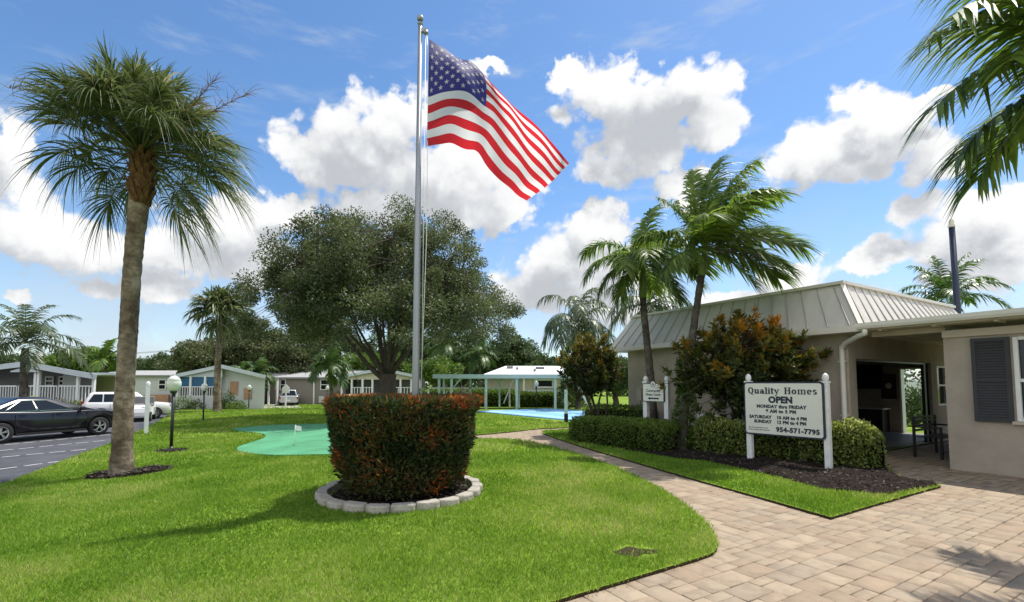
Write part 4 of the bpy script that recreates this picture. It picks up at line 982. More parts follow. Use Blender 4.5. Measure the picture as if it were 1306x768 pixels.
# ------------------------------------------------------------------ flagpole, flag, edging ring
fp = thing('flagpole', 'tall silver flagpole rising from the round croton hedge, ball on top', 'flagpole', (-1.42, 6.95, GZ))
ptop = at(535.5, 32, 6.95); pz = ptop.z - GZ
mb = MB(); mb.tube([(0, 0, -.05), (0, 0, 1.5), (0, 0, 3.2), (0, 0, pz)], [.056, .055, .048, .031], 20); mb.build('pole', [M['steel']], fp)
mb = MB(); mb.lathe([(.0, .0), (.03, .0), (.045, .02), (.03, .035), (.025, .06)] + [(.052 * math.sin(t), .105 - .052 * math.cos(t)) for t in np.linspace(.5, 3.1, 9)], (0, 0, pz), 16); mb.build('ball_finial', [M['steel']], fp)
mb = MB(); mb.box((.055, 0, pz - .09), (.11, .05, .06)); mb.lathe([(.0, -.02), (.035, -.02), (.035, .02), (0, .02)], (.09, 0, pz - .12), 12); mb.build('pulley', [M['steel']], fp)
hx = at(546, 100, 6.95).x + 1.42
mb = MB(); mb.tube([(.10, 0, pz - .12), (hx, 0, pz - .5), (hx + .005, 0, 3.8), (.075, -.02, 1.2)], .006, 5); mb.tube([(.085, .015, pz - .12), (.085, .015, 1.2)], .005, 5); mb.build('halyard', [M['white']], fp)
mb = MB(); mb.box((.06, -.02, 1.15), (.03, .02, .14)); mb.build('cleat', [M['steel']], fp)

# flag: a bent sheet through measured points, hanging and blowing away from the pole
us = [0, .2, .4, .55, .7, .85, 1]
topc = [(547, 50), (582, 71), (615, 93), (643, 122), (672, 151), (702, 180), (727, 206)]
midc = [(546, 124), (583, 117), (620, 133), (640, 158), (664, 187), (688, 214), (703, 233)]
botc = [(544, 187), (576, 183), (604, 193), (621, 211), (639, 230), (656, 246), (672, 257)]
def ctrl(lst, dep): return [at(x, y, 6.95 + dep(u)) for (x, y), u in zip(lst, us)]
Tc = ctrl(topc, lambda u: 1.35 * u + .10 * math.sin(7 * u)); Mc = ctrl(midc, lambda u: 1.55 * u - .22 * math.sin(6.5 * u + .4)); Bc = ctrl(botc, lambda u: 2.15 * u + .16 * math.sin(6 * u))
def crom(lst, u):
    j = max(i for i in range(len(us) - 1) if us[i] <= u + 1e-9); q = (u - us[j]) / (us[j + 1] - us[j])
    p0 = lst[max(0, j - 1)]; p1 = lst[j]; p2 = lst[j + 1]; p3 = lst[min(len(us) - 1, j + 2)]
    return .5 * ((2 * p1) + (p2 - p0) * q + (2 * p0 - 5 * p1 + 4 * p2 - p3) * q * q + (3 * p1 - p0 - 3 * p2 + p3) * q ** 3)
def flag_pt(u, v):
    a, m_, b_ = crom(Tc, u), crom(Mc, u), crom(Bc, u)
    # quadratic through v = 0, .54, 1
    v1 = .54
    la = (v - v1) * (v - 1) / (v1 * 1.0); lm = v * (v - 1) / (v1 * (v1 - 1)); lb = v * (v - v1) / (1 - v1)
    p = a * la + m_ * lm + b_ * lb
    k = min(1, u * 4)
    p.y += k * (.045 * math.sin(15 * u + 4 * v) + .02 * math.sin(31 * u - 9 * v + 1)); p.z += k * .012 * math.sin(24 * u + 3 * v); p.x += k * .012 * math.sin(18 * u - 6 * v)
    return p
def cloth(name, col):
    m, nt, b, out = new_mat(name); b.inputs['Base Color'].default_value = (*col, 1); b.inputs['Roughness'].default_value = .6; b.inputs['Specular IOR Level'].default_value = .3
    tr = N(nt, 'ShaderNodeBsdfTranslucent'); tr.inputs[0].default_value = (*col, 1); mx = N(nt, 'ShaderNodeMixShader'); mx.inputs[0].default_value = .55
    nt.links.new(b.outputs[0], mx.inputs[1]); nt.links.new(tr.outputs[0], mx.inputs[2]); nt.links.new(mx.outputs[0], out.inputs[0]); return m
fm = [cloth('flag_red', (.60, .026, .036)), cloth('flag_white', (.76, .75, .74)), cloth('flag_blue', (.045, .042, .22))]
NU, NV = 150, 78
vs = [flag_pt(i / NU, j / NV) for j in range(NV + 1) for i in range(NU + 1)]; fs, mi = [], []
for j in range(NV):
    for i in range(NU):
        fs.append((j * (NU + 1) + i, j * (NU + 1) + i + 1, (j + 1) * (NU + 1) + i + 1, (j + 1) * (NU + 1) + i))
        st = int(j / NV * 13); mi.append(2 if (i < .4 * NU and st < 7) else (0 if st % 2 == 0 else 1))
base = len(vs)
for row in range(9):
    for k in range(6 if row % 2 == 0 else 5):
        cu = .4 * ((2 * k + 1 + (row % 2)) / 12); cv_ = (7 / 13) * ((row + 1) / 10)
        for sg in (-1, 1):
            e = 1e-3; p = flag_pt(cu, cv_); tu = (flag_pt(cu + e, cv_) - p); tv = (flag_pt(cu, cv_ + e) - p); nn = tu.cross(tv).normalized() * .004 * sg
            b_ = len(vs); vs.append(p + nn)
            for q in range(10):
                r_ = (.0308 if q % 2 == 0 else .0122) ; t = math.pi * q / 5
                vs.append(flag_pt(max(0, cu + r_ / 1.9 * math.sin(t)), cv_ - r_ * math.cos(t)) + nn)
            for q in range(10): fs.append((b_, b_ + 1 + q, b_ + 1 + (q + 1) % 10)); mi.append(1)
me = bpy.data.meshes.new('flag'); me.from_pydata([tuple(v) for v in vs], [], fs)
for m in fm: me.materials.append(m)
me.polygons.foreach_set('material_index', mi); me.polygons.foreach_set('use_smooth', [True] * len(fs)); me.update()
tag(link('flag', me), 'large American flag streaming in the wind from the flagpole', 'flag')

NB = 22
for i in range(NB):
    a = 2 * math.pi * i / NB + .1; w_ = 2 * math.pi * 1.12 / NB
    prof = []
    for q in range(9):     # scalloped outer face
        t = -1 + 2 * q / 8; prof.append((t * w_ * .485, .025 + .075 * math.sqrt(max(0, 1 - abs(t) ** 2.2)) + random.uniform(-.004, .004)))
    poly = prof + [(w_ * .43, -.06), (-w_ * .43, -.06)]
    mb = MB(); levels = (-.03, .01, .04, .075, .098)
    for z in levels:
        for p in poly:
            j = .007 * noise.noise(Vector((p[0] * 22 + i * 7, p[1] * 22, z * 30))); kx = 1 - .06 * (z > .09)
            mb.v.append((p[0] * kx, p[1] * kx + j, z + (.006 * noise.noise(Vector((p[0] * 9, i * 3, 1))) if z > .07 else 0))); mb.r.append(.5)
    n_p = len(poly)
    for l in range(4):
        for q in range(n_p): mb.f.append([l * n_p + q, l * n_p + (q + 1) % n_p, (l + 1) * n_p + (q + 1) % n_p, (l + 1) * n_p + q]); mb.m.append(0); mb.sm.append(False)
    mb.f.append(list(range(n_p))[::-1]); mb.f.append(list(range(4 * n_p, 5 * n_p))); mb.m += [0, 0]; mb.sm += [False, False]; me_ = mb.mesh('edging_block', [M['edging']])
    o = link('edging_block', me_); o.location = (RC.x + 1.07 * math.cos(a), RC.y + 1.07 * math.sin(a), T(RC.x, RC.y) + GZ + random.uniform(-.008, .008))
    o.rotation_euler = (random.uniform(-.03, .03), random.uniform(-.03, .03), a - math.pi / 2 + random.uniform(-.05, .05))
    bv = o.modifiers.new('bevel', 'BEVEL'); bv.width = .008; bv.segments = 2; bv.limit_method = 'ANGLE'
    tag(o, 'grey scalloped concrete edging block in the ring round the croton hedge', 'edging block', 'edging blocks round the croton hedge')

# ------------------------------------------------------------------ lamps
def lamp(px, py, label, top_py=None, first=[None]):
    g_ = gb(px, py); s = 1
    if first[0] is None:
        r = thing('lamp_post', label, 'lamp post', g_, 0, 'globe lamp posts on the lawn')
        mb = MB(); mb.tube([(0, 0, -.05), (0, 0, 1.52)], .038, 14); mb.lathe([(.0, 0), (.075, 0), (.07, .03), (.05, .06), (.04, .12)], (0, 0, 0), 16); mb.lathe([(.038, 1.46), (.075, 1.50), (.09, 1.54), (.0, 1.545)], (0, 0, 0), 16); mb.build('post', [M['black_metal']], r)
        mb = MB(); mb.lathe([(.085, 1.545), (.13, 1.60), (.165, 1.69), (.165, 1.77), (.145, 1.81), (.15, 1.82), (.115, 1.88), (.06, 1.92), (.03, 1.935), (.0, 1.94)], (0, 0, 0), 24); mb.build('globe', [M['globe']], r)
        mb = MB(); mb.lathe([(.035, 1.93), (.022, 1.95), (.03, 1.97), (.018, 2.0), (.0, 2.02)], (0, 0, 0), 12); mb.build('finial', [M['globe']], r); first[0] = r
    else:
        r = copy_tree(first[0]); r.location = g_; r['label'] = label
    if top_py: s = (at(px, top_py, g_.y).z - g_.z) / 2.02
    r.scale = (s, s, s); return r
lamp(218, 577, 'nearest globe lamp post, standing in a small mulch ring right of the tall palm', 475)
lamp(259, 538, 'second globe lamp post, standing on the lawn left of the slim cabbage palm', 487)
lamp(317, 523, 'small far lamp post beside the clump palm stems', 490)
lamp(417, 519, 'far lamp post on the lawn before the taupe house, just left of the hedge', 491)
lamp(684, 523, 'globe lamp post behind the blue court under the white-roofed house window', 484)

# ------------------------------------------------------------------ white posts and signs
def finial_post(parent, x, y, h, w_=.10, name='post', mt='white_weathered', z0=-.06):
    mb = MB(); mb.box((x, y, (h + z0) / 2), (w_, w_, h - z0)); mb.box((x, y, h + .015), (w_ * 1.25, w_ * 1.25, .03))
    mb.lathe([(w_ * .35, h + .03), (w_ * .52, h + .06), (w_ * .58, h + .10), (w_ * .45, h + .145), (w_ * .2, h + .175), (0, h + .185)], (x, y, 0), 14)
    return mb.build(name, [M[mt]], parent)
def text_geo(body, size, bold=.0, extr=.002, align='CENTER', spacing=1.0, shear=0, sx=1):
    cu = bpy.data.curves.new('t', 'FONT'); cu.body = body; cu.size = size; cu.offset = bold; cu.extrude = extr; cu.align_x = align; cu.space_character = spacing; cu.shear = shear; cu.resolution_u = 3
    o = bpy.data.objects.new('t', cu); COL.objects.link(o); dg = bpy.context.evaluated_depsgraph_get()
    me = bpy.data.meshes.new_from_object(o.evaluated_get(dg)); bpy.data.objects.remove(o); bpy.data.curves.remove(cu)
    V = [(v.co.x * sx, v.co.y, v.co.z) for v in me.vertices]; Fq = [tuple(p.vertices) for p in me.polygons]; bpy.data.meshes.remove(me); return V, Fq
def lettering(parent, lines, yface, mt):
    """lines: (text, x, z, size, bold, align, spacing, sx); laid on a sign face looking to -y"""
    for body, x, z, size, bold, al, sp, sx in lines:
        V, Fq = text_geo(body, size, bold, .0015, al, sp, 0, sx); mb = MB()
        mb.add([(x + v[0], yface - v[2] - .0018, z + v[1]) for v in V], Fq)
        mb.build('lettering', [M[mt]], parent)
def rrect(x0, x1, z0, z1, r, n=5):
    o = []
    for cx, cz, a0 in ((x1 - r, z1 - r, 0), (x0 + r, z1 - r, 90), (x0 + r, z0 + r, 180), (x1 - r, z0 + r, 270)):
        for i in range(n + 1): o.append((cx + r * math.cos(R(a0 + 90 * i / n)), cz + r * math.sin(R(a0 + 90 * i / n))))
    return o
A_, B_ = gb(957, 588), gb(1057, 601)
mid = (A_ + B_) / 2; dv = (B_ - A_); wdt = dv.length; ang = math.atan2(dv.y, dv.x)
sg = thing('sign', 'large white sign on two posts reading Quality Homes OPEN with opening hours', 'sign', mid, ang)
h0, h1_ = at(957, 477, A_.y).z - GZ, at(1057, 476, B_.y).z - GZ
finial_post(sg, -wdt / 2, .02, h0 - .18); finial_post(sg, wdt / 2, .02, h1_ - .18)
zt = at(953, 487.3, A_.y).z - GZ; zb = at(954, 553, A_.y).z - GZ
X0, X1 = -wdt / 2 - .06, wdt / 2 - .005
mb = MB(); mb.slab([(x, -.065, z) for x, z in rrect(X0, X1, zb, zt, .06)], (0, .035, 0)); pn = mb.build('sign_frame', [M['navy']], sg)
mb = MB(); mb.slab([(x, -.069, z) for x, z in rrect(X0 + .028, X1 - .035, zb + .03, zt - .03, .045)], (0, .004, 0)); fc = mb.build('sign_face', [M['sign_white']], sg)
W_ = X1 - X0; Hh = zt - zb; cx_ = (X0 + X1) / 2 - .003
def zl(f): return zt - f * Hh
lettering(fc, [('OPEN', cx_ - .02, zl(.385), .17, .0105, 'CENTER', 1.06, .98),
               ('MONDAY thru FRIDAY', cx_ - .02, zl(.485), .088, .0052, 'CENTER', 1.08, .98),
               ('9 AM to 5 PM', cx_ - .02, zl(.572), .088, .0052, 'CENTER', 1.12, 1.0),
               ('SATURDAY', cx_ - .20, zl(.685), .085, .0052, 'RIGHT', 1.06, .97), ('10 AM to 4 PM', cx_ - .10, zl(.685), .085, .0052, 'LEFT', 1.06, .97),
               ('SUNDAY', cx_ - .20, zl(.770), .085, .0052, 'RIGHT', 1.06, .97), ('12 PM to 4 PM', cx_ - .10, zl(.770), .085, .0052, 'LEFT', 1.06, .97),
               ('954-571-7795', X1 - .09, zl(.915), .125, .0072, 'RIGHT', 1.12, .98)], -.069, 'navy')
# the heading in heavy slab-serif letters, drawn stroke by stroke
def slab_word(word, x0, z0, hgt, parent):
    mb = MB(); yy = -.0713; S = hgt; st, th, sf = .235, .13, .105
    def bar(x, xx, z, zz): mb.box((x0 + (x + xx) / 2 * S, yy, z0 + (z + zz) / 2 * S), ((xx - x) * S, .003, (zz - z) * S))
    def arc(cx, cz, rx, rz, a0, a1, tx=st, tz=th, n=14):
        P_ = []
        for i in range(n + 1):
            t = R(a0 + (a1 - a0) * i / n); P_.append((math.cos(t), math.sin(t)))
        for i in range(n):
            q = [((cx + c * rx) * S, (cz + s_ * rz) * S) for c, s_ in P_[i:i + 2]] + [((cx + c * (rx - tx)) * S, (cz + s_ * (rz - tz)) * S) for c, s_ in P_[i:i + 2][::-1]]
            mb.slab([(x0 + x, yy - .0015, z0 + z) for x, z in q], (0, .003, 0))
    def stem(x, z1, top=True, bot=True):
        bar(x, x + st, sf if bot else 0, z1 - (sf if top else 0))
        if bot: bar(x - .08, x + st + .08, 0, sf)
        if top: bar(x - .10, x + st, z1 - sf, z1)
    X_ = .70
    for ch_ in word:
        if ch_ == 'Q': arc(.42, .5, .42, .5, 0, 360, n=24); bar(.48, .66, -.06, .16); bar(.58, .86, -.14, -.04); w_ = .90
        elif ch_ == 'H':
            for x in (.10, .62): bar(x, x + .22, sf, 1 - sf); bar(x - .09, x + .31, 0, sf); bar(x - .09, x + .31, 1 - sf, 1)
            bar(.32, .62, .46, .56); w_ = .98
        elif ch_ == 'u': bar(.08, .08 + st, .16, X_ - sf); bar(-.0, .08 + st, X_ - sf, X_); arc(.30, .20, .22, .20, 180, 360, n=10); bar(.48, .48 + st, 0, X_ - sf); bar(.40, .68, X_ - sf, X_); bar(.68, .76, 0, sf); w_ = .80
        elif ch_ == 'a': arc(.29, .24, .27, .24, 0, 360, tz=.08, n=18); bar(.42, .42 + st, sf, .50); bar(.42, .72, 0, sf); arc(.34, .46, .28, .24, 0, 160, tz=.08, n=10); w_ = .74
        elif ch_ == 'l': stem(.08, 1.0); w_ = .38
        elif ch_ == 'i': stem(.08, X_); bar(.08, .08 + st, .80, .96); w_ = .38
        elif ch_ == 't': bar(.10, .10 + st, .08, .92); bar(-.02, .46, X_ - sf, X_); bar(.14, .46, 0, sf); w_ = .48
        elif ch_ == 'y':
            mb.slab([(x0 + x * S, yy - .0015, z0 + z * S) for x, z in ((.02, X_ - sf), (.25, X_ - sf), (.47, .12), (.36, -.02))], (0, .003, 0)); mb.slab([(x0 + x * S, yy - .0018, z0 + z * S) for x, z in ((.66, X_ - sf), (.56, X_ - sf), (.18, -.26), (.30, -.26))], (0, .003, 0))
            bar(-.06, .32, X_ - sf, X_); bar(.46, .76, X_ - sf, X_); bar(.06, .30, -.28, -.18); w_ = .74
        elif ch_ == 'o': arc(.34, .35, .34, .36, 0, 360, n=20); w_ = .74
        elif ch_ == 'm':
            for x in (.10, .50, .90): bar(x, x + .19, sf, X_ - .06); bar(x - .07, x + .26, 0, sf)
            bar(.0, 1.03, X_ - .10, X_); w_ = 1.22
        elif ch_ == 'e': arc(.33, .35, .33, .36, 0, 320, n=18); bar(.12, .64, .32, .41); w_ = .72
        elif ch_ == 's': arc(.28, .51, .26, .20, 20, 270, n=12, tz=.10); arc(.28, .21, .28, .21, -160, 90, n=12, tz=.10); w_ = .62
        x0 += (w_ + .035) * S
    mb.build('lettering', [M['navy']], parent); return x0
hs_ = (W_ * .875 - .09) / 9.12
xq = slab_word('Quality', X0 + W_ * .062, zl(.225), hs_, fc)
slab_word('Homes', xq + .085, zl(.225), hs_, fc)
# two fine lines of small print
mb = MB()
for j in range(2):
    x = X0 + .085
    while x < X0 + .46:
        l = random.uniform(.022, .05); mb.box((x + l / 2, -.0712, zl(.865 + j * .04)), (l, .003, .014)); x += l + .012
mb.build('fine_print', [M['navy']], fc)

# small directional sign
A_ = at(824, 540, 12.75); B_ = at(851, 540, 12.25); A_.z = B_.z = GZ
mid = (A_ + B_) / 2; dv = B_ - A_; wdt = dv.length; ang = math.atan2(dv.y, dv.x)
s2 = thing('sign', 'small white directional sign with arrow on two posts behind the green hedge', 'sign', mid, ang)
h0 = at(822, 480, A_.y).z - GZ - .17; h1_ = at(850, 480, B_.y).z - GZ - .17
finial_post(s2, -wdt / 2, .02, h0, .12); finial_post(s2, wdt / 2, .02, h1_, .12)
zt = at(818, 489, A_.y).z - GZ; zb = at(818, 512, A_.y).z - GZ; X0, X1 = -wdt / 2 - .03, wdt / 2 - .02
mb = MB(); mb.slab([(x, -.085, z) for x, z in rrect(X0, X1, zb, zt, .03)], (0, .04, 0)); mb.build('sign_frame', [M['navy']], s2)
mb = MB(); mb.slab([(x, -.089, z) for x, z in rrect(X0 + .016, X1 - .022, zb + .016, zt - .016, .022)], (0, .004, 0)); fc = mb.build('sign_face', [M['sign_white']], s2)
cx_ = (X0 + X1) / 2; Hh = zt - zb; W_ = X1 - X0
lettering(fc, [('Community', cx_, zt - .47 * Hh, .105, .0015, 'CENTER', 1, W_ * .80 / .56 * .93), ('Fitness Center', cx_, zt - .67 * Hh, .095, .0015, 'CENTER', 1, W_ * .88 / .66 * .95)], -.089, 'navy')
mb = MB(); za = zt - .82 * Hh; hw = W_ * .26
mb.slab([(cx_ - hw, -.0925, za), (cx_ - hw + .07, -.0925, za + .04), (cx_ - hw + .07, -.0925, za + .02), (cx_ + hw, -.0925, za + .02), (cx_ + hw, -.0925, za - .02), (cx_ - hw + .07, -.0925, za - .02), (cx_ - hw + .07, -.0925, za - .04)], (0, .003, 0)); mb.build('arrow', [M['navy']], fc)
mb = MB()
mb.slab([(cx_ + .085 * math.cos(t), -.0895, zt - .02 + .085 * math.sin(t)) for t in np.linspace(0, 6.28, 24)[:-1]], (0, .02, 0), 0)
mb.slab([(cx_ + .070 * math.cos(t), -.0925, zt - .02 + .070 * math.sin(t)) for t in np.linspace(0, 6.28, 24)[:-1]], (0, .003, 0), 1)
mb.slab([(cx_ + x, -.095, zt - .02 + z) for x, z in ((-.04, -.04), (0, .045), (.04, -.04), (.02, -.04), (0, .0), (-.02, -.04))], (0, .0025, 0), 0); mb.build('emblem', [M['navy'], M['sign_white']], s2)

# white post sign by the lot, seen from its edge
g_ = gb(186, 553); g_.z -= 0
pst = thing('post_sign', 'white wooden sign with ball-topped post at the lot edge, seen from its edge', 'sign', g_, math.atan2(g_.y, g_.x) + R(1.5))
hp = at(185, 487, g_.y).z - g_.z
finial_post(pst, -.36, 0, hp - .17, .12, mt='white'); finial_post(pst, .36, 0, hp - .17, .12, mt='white')
mb = MB(); mb.box((0, 0, hp * .60), (.60, .045, hp * .45)); mb.build('sign_panel', [M['white']], pst)
# small white yard sign post by the far driveway
g_ = gb(364, 520.5); ys = thing('yard_sign', 'small white yard sign with pointed top beside the far driveway', 'sign', g_)
hp = at(364, 490, g_.y).z - g_.z; mb = MB(); mb.box((0, 0, hp * .35), (.12, .08, hp * .7)); mb.build('post', [M['white']], ys)
mb = MB(); mb.slab([(-.38, -.05, hp * .62), (.38, -.05, hp * .62), (.38, -.05, hp * .85), (0, -.05, hp), (-.38, -.05, hp * .85)], (0, .04, 0)); mb.build('sign_panel', [M['white']], ys)
# putting flag on the green
g_ = G(375, 571); g_.z = T(g_.x, g_.y) + GZ + .035
gf = thing('golf_flag', 'little white putting flag on a thin stick in the green turf', 'golf flag', g_)
hz = at(377, 542, g_.y).z - g_.z; mb = MB(); mb.tube([(0, 0, 0), (.02, 0, hz)], .007, 6); mb.lathe([(.05, .0), (.05, .004), (.0, .005)], seg=14, mat=1); mb.build('stick', [M['white'], M['black_metal']], gf)
mb = MB()
V = [(.02 + .16 * i / 6, .015 * math.sin(i * 1.3), hz - .13 * j / 3 - .01 * math.sin(i) - .05 * (i / 6)) for j in range(4) for i in range(7)]
mb.add(V, [(j * 7 + i, j * 7 + i + 1, j * 7 + i + 8, j * 7 + i + 7) for j in range(3) for i in range(6)], smooth=True); mb.build('pennant', [M['white']], gf)

# ------------------------------------------------------------------ clubhouse, in its own axes: x along d2 (right/away), y along d1 (left/away)
ca = math.atan2(d2.y, d2.x)
ch = thing('clubhouse', 'low beige clubhouse with pale standing-seam mansard roof and open sliding doors', 'building', C0, ca)
Lf, Ls = 6.75, 6.95          # front length (along +y), side length (along +x)
WT, WH = .2, 2.92
mb = MB()
mb.box((WT / 2, Lf / 2, WH / 2 - .1), (WT, Lf, WH + .2))                                  # front wall, outer face x=0
mb.box((Ls / 2, Lf - WT / 2, WH / 2 - .1), (Ls - 2 * WT - .01, WT - .004, WH + .2))             # far end wall
# side wall (outer face y=0) with the sliding-door opening r .34 .. 4.5 and a window 4.95 .. 5.75
def side(x0, x1, z0, z1): mb.box(((x0 + x1) / 2, WT / 2, (z0 + z1) / 2), (x1 - x0, WT, z1 - z0))
side(WT + .002, .34, -.2, WH); side(.34, 4.55, 2.17, WH); side(4.55, 4.95, -.2, WH); side(4.95, 5.75, -.2, 1.0); side(4.95, 5.75, 2.1, WH); side(5.75, Ls, -.2, WH)
# back wall of the lounge; end wall with a doorway to the garden
mb.box((Ls / 2, 4.1, 1.3), (Ls - 2 * WT - .02, .16, 2.6))
def endw(y0, y1, z0, z1): mb.box((Ls - WT / 2, (y0 + y1) / 2, (z0 + z1) / 2), (WT, y1 - y0, z1 - z0))
endw(WT + .002, .72, -.2, WH); endw(.72, 1.50, 2.12, WH); endw(1.50, Lf - WT - .002, -.2, WH)
mb.build('wall', [M['stucco']], ch)
mb = MB(); mb.box((Ls / 2, Lf / 2, 2.62), (Ls - 2 * WT - .02, Lf - 2 * WT - .02, .06)); mb.build('ceiling', [M['dark_int']], ch)
mb = MB(); mb.box((Ls / 2 + .1, 2.1, .03), (Ls - .44, 3.79, .05)); mb.build('interior_floor', [M['int_floor']], ch)
# sliding door frames
mb = MB()
for x in (.36, 4.30, 4.36, 4.52): mb.box((x, WT * .5, 1.08), (.05, .07, 2.16))
mb.box((2.44, WT * .5, 2.15), (4.2, .07, .05)); mb.box((2.44, WT * .5, .035), (4.2, .07, .03)); mb.build('door_frame', [M['black_metal']], ch)
mb = MB()
for y in (.745, 1.475): mb.box((Ls - .1, y, 1.06), (.24, .05, 2.12))
mb.box((Ls - .1, 1.11, 2.095), (.24, .68, .05)); mb.build('door_frame', [M['white']], ch)
wf = MB(); 
for x in (4.97, 5.73): wf.box((x, WT * .4, 1.55), (.05, .1, 1.1))
for z in (1.02, 1.56, 2.08): wf.box((5.35, WT * .4, z), (.72, .1, .05))
wfo = wf.build('window', [M['white']], ch); mb = MB(); mb.box((5.35, WT * .55, 1.55), (.72, .01, 1.06)); mb.build('pane', [M['glass']], wfo)
# soffit + mansard
OH = .45; zE, zT_ = 2.70, 3.87; ins = .12
mb = MB(); mb.box((Ls / 2 - OH / 2 + .3, Lf / 2, zE + .02), (Ls + OH + .6 - .02, Lf + 2 * OH - .02, .04)); mb.build('soffit', [M['soffit']], ch)
mb = MB()
e = [(-OH, -OH), (-OH, Lf + OH), (Ls + OH, Lf + OH), (Ls + OH, -OH)]; t_ = [(ins, ins), (ins, Lf - ins), (Ls - ins, Lf - ins), (Ls - ins, ins)]
mb.add([(x, y, zE + .045) for x, y in e] + [(x, y, zE + .13) for x, y in e] + [(x, y, zT_) for x, y in t_], [(0, 1, 5, 4), (1, 2, 6, 5), (2, 3, 7, 6), (3, 0, 4, 7), (4, 5, 9, 8), (5, 6, 10, 9), (6, 7, 11, 10), (7, 4, 8, 11), (8, 9, 10, 11), (0, 3, 2, 1)])
mn = mb.build('mansard_roof', [M['metal_roof']], ch)
mb = MB()
def seam(a, b_):
    a = Vector(a); b_ = Vector(b_); mb.bar(a, b_, .022, .035)
k = 0; y = -OH + .2
while y < Lf + OH - .1:
    f_ = (y + OH) / (Lf + 2 * OH); seam((-OH - .012, y, zE + .15), (ins - .012, ins + f_ * (Lf - 2 * ins), zT_ - .02)); y += .42
x = -OH + .2
while x < Ls + OH - .1:
    f_ = (x + OH) / (Ls + 2 * OH); seam((x, -OH - .012, zE + .15), (ins + f_ * (Ls - 2 * ins), ins - .012, zT_ - .02)); x += .42
mb.build('seams', [M['metal_seam']], mn)
mb = MB(); mb.bar((-OH - .01, -OH - .01, zE + .13), (ins - .01, ins - .01, zT_), .09, .03); mb.build('hip_cap', [M['coping']], mn)
mb = MB()
for a, b_ in (((ins, ins - .06), (ins, Lf - ins + .06)), ((ins + .06, ins), (Ls - ins, ins))): mb.bar((*a, zT_ + .035), (*b_, zT_ + .035), .14, .07)
mb.build('roof_cap', [M['coping']], mn)
mb = MB()
for a, b_ in (((-OH - .012, -OH - .02), (-OH - .012, Lf + OH)), ((-OH, -OH - .012), (Ls + OH, -OH - .012))): mb.bar((*a, zE + .075), (*b_, zE + .075), .02, .14)
mb.build('drip_edge', [M['coping']], mn)
# wall fittings
mb = MB(); mb.box((-.04, Lf - .55, 1.25), (.08, .22, .4)); mb.box((-.03, Lf - .55, .7), (.05, .05, .8)); mb.build('meter_box', [M['stucco_trim']], ch)
# white panels low on the wall near the sign (a/c covers in view between sign and palm)
mb = MB(); mb.box((-.025, 3.6, .55), (.05, .7, .35)); 
for z in (.45, .52, .59, .66): mb.box((-.055, 3.6, z), (.012, .6, .02))
mb.build('wall_vent', [M['white']], ch)

# right wing: wall plane flush with the front, separated by the breezeway
pr = Vector(((P0 - C0).dot(d2), (P0 - C0).dot(d1), 0))
wg = thing('office_wing', 'beige flat-roofed wing at the right edge with charcoal shutter and window', 'building', P0, ca)
LW = 6.0; wy0, wy1 = -.93, -2.15   # window along -y
mb = MB()
def wfront(y0, y1, z0, z1): mb.box((WT / 2, (y0 + y1) / 2, (z0 + z1) / 2), (WT, y1 - y0, z1 - z0))
wfront(wy0, 0, -.1, 2.62); wfront(wy1, wy0, -.1, .95); wfront(wy1, wy0, 2.42, 2.62); wfront(-LW, wy1, -.1, 2.62)
mb.box((3.2, -WT / 2, 1.26), (6.4 - WT * 2 + .19, WT - .004, 2.72)); mb.box((3.1, -LW + .1, 1.26), (6.2, WT - .01, 2.72)); mb.build('wall', [M['stucco']], wg)
mb = MB(); mb.box((-.025, -LW / 2, 2.54), (.05, LW, .13)); mb.build('wall_trim', [M['stucco_trim']], wg)
mb = MB(); mb.box((-.02, -.645, 1.675), (.04, .50, 1.50))
for i in range(30): mb.box((-.043, -.645, .98 + i * .047), (.012, .38, .030), rot=Matrix.Rotation(.5, 3, 'Y'))
for s_ in (-.22, .22): mb.box((-.046, -.645 + s_, 1.675), (.016, .06, 1.50))
for z in (.955, 1.675, 2.395): mb.box((-.046, -.645, z), (.016, .38, .06))
mb.build('shutter', [M['shutter']], wg)
wn = MB()
for y in (wy0 - .03, wy1 + .03): wn.box((.04, y, 1.685), (.10, .06, 1.46))
for z in (.98, 1.66, 2.39): wn.box((.04, (wy0 + wy1) / 2, z), (.10, wy0 - wy1 - .13, .055))
win = wn.build('window', [M['white']], wg)
mb = MB(); mb.box((.06, (wy0 + wy1) / 2, 1.685), (.012, wy0 - wy1 - .12, 1.38)); mb.build('pane', [M['glass']], win)
mb = MB(); mb.box((-.02, (wy0 + wy1) / 2, .925), (.12, wy0 - wy1 + .1, .05)); mb.build('sill', [M['stucco_trim']], win)
# flat roof over the breezeway and wing
ys, ye = (C0 - P0).dot(d1) - .42, -LW - .3
mb = MB(); mb.box((3.6, (ys + ye) / 2, 2.80), (7.9, ys - ye, .10)); 
rf = mb.build('flat_roof', [M['coping']], wg)
mb = MB(); mb.box((3.55, (ys + ye) / 2, 2.732), (7.7, ys - ye - .02, .03)); mb.build('soffit', [M['soffit']], rf)
for i in range(9):
    mb = MB(); y = ys - .35 - i * .85; mb.box((-.12, y, 2.70), (.45, .05, .035)); mb.build('soffit_batten', [M['stucco_trim']], rf)
mb = MB(); L2 = ys - ye
prof = [(-.36, 2.74), (-.47, 2.74), (-.49, 2.79), (-.49, 2.86), (-.475, 2.86), (-.475, 2.80), (-.46, 2.755), (-.36, 2.755)]
mb.slab([(x, ys + .02, z) for x, z in prof], (0, -L2, 0)); gt = mb.build('gutter', [M['gutter']], wg)
mb = MB()
gp0 = Vector((-.42, ys - .12, 2.73)); tgt = C0 - P0; tx, ty = tgt.dot(d2), tgt.dot(d1)
q1 = Vector((tx - .06, ty + .10, 2.42))
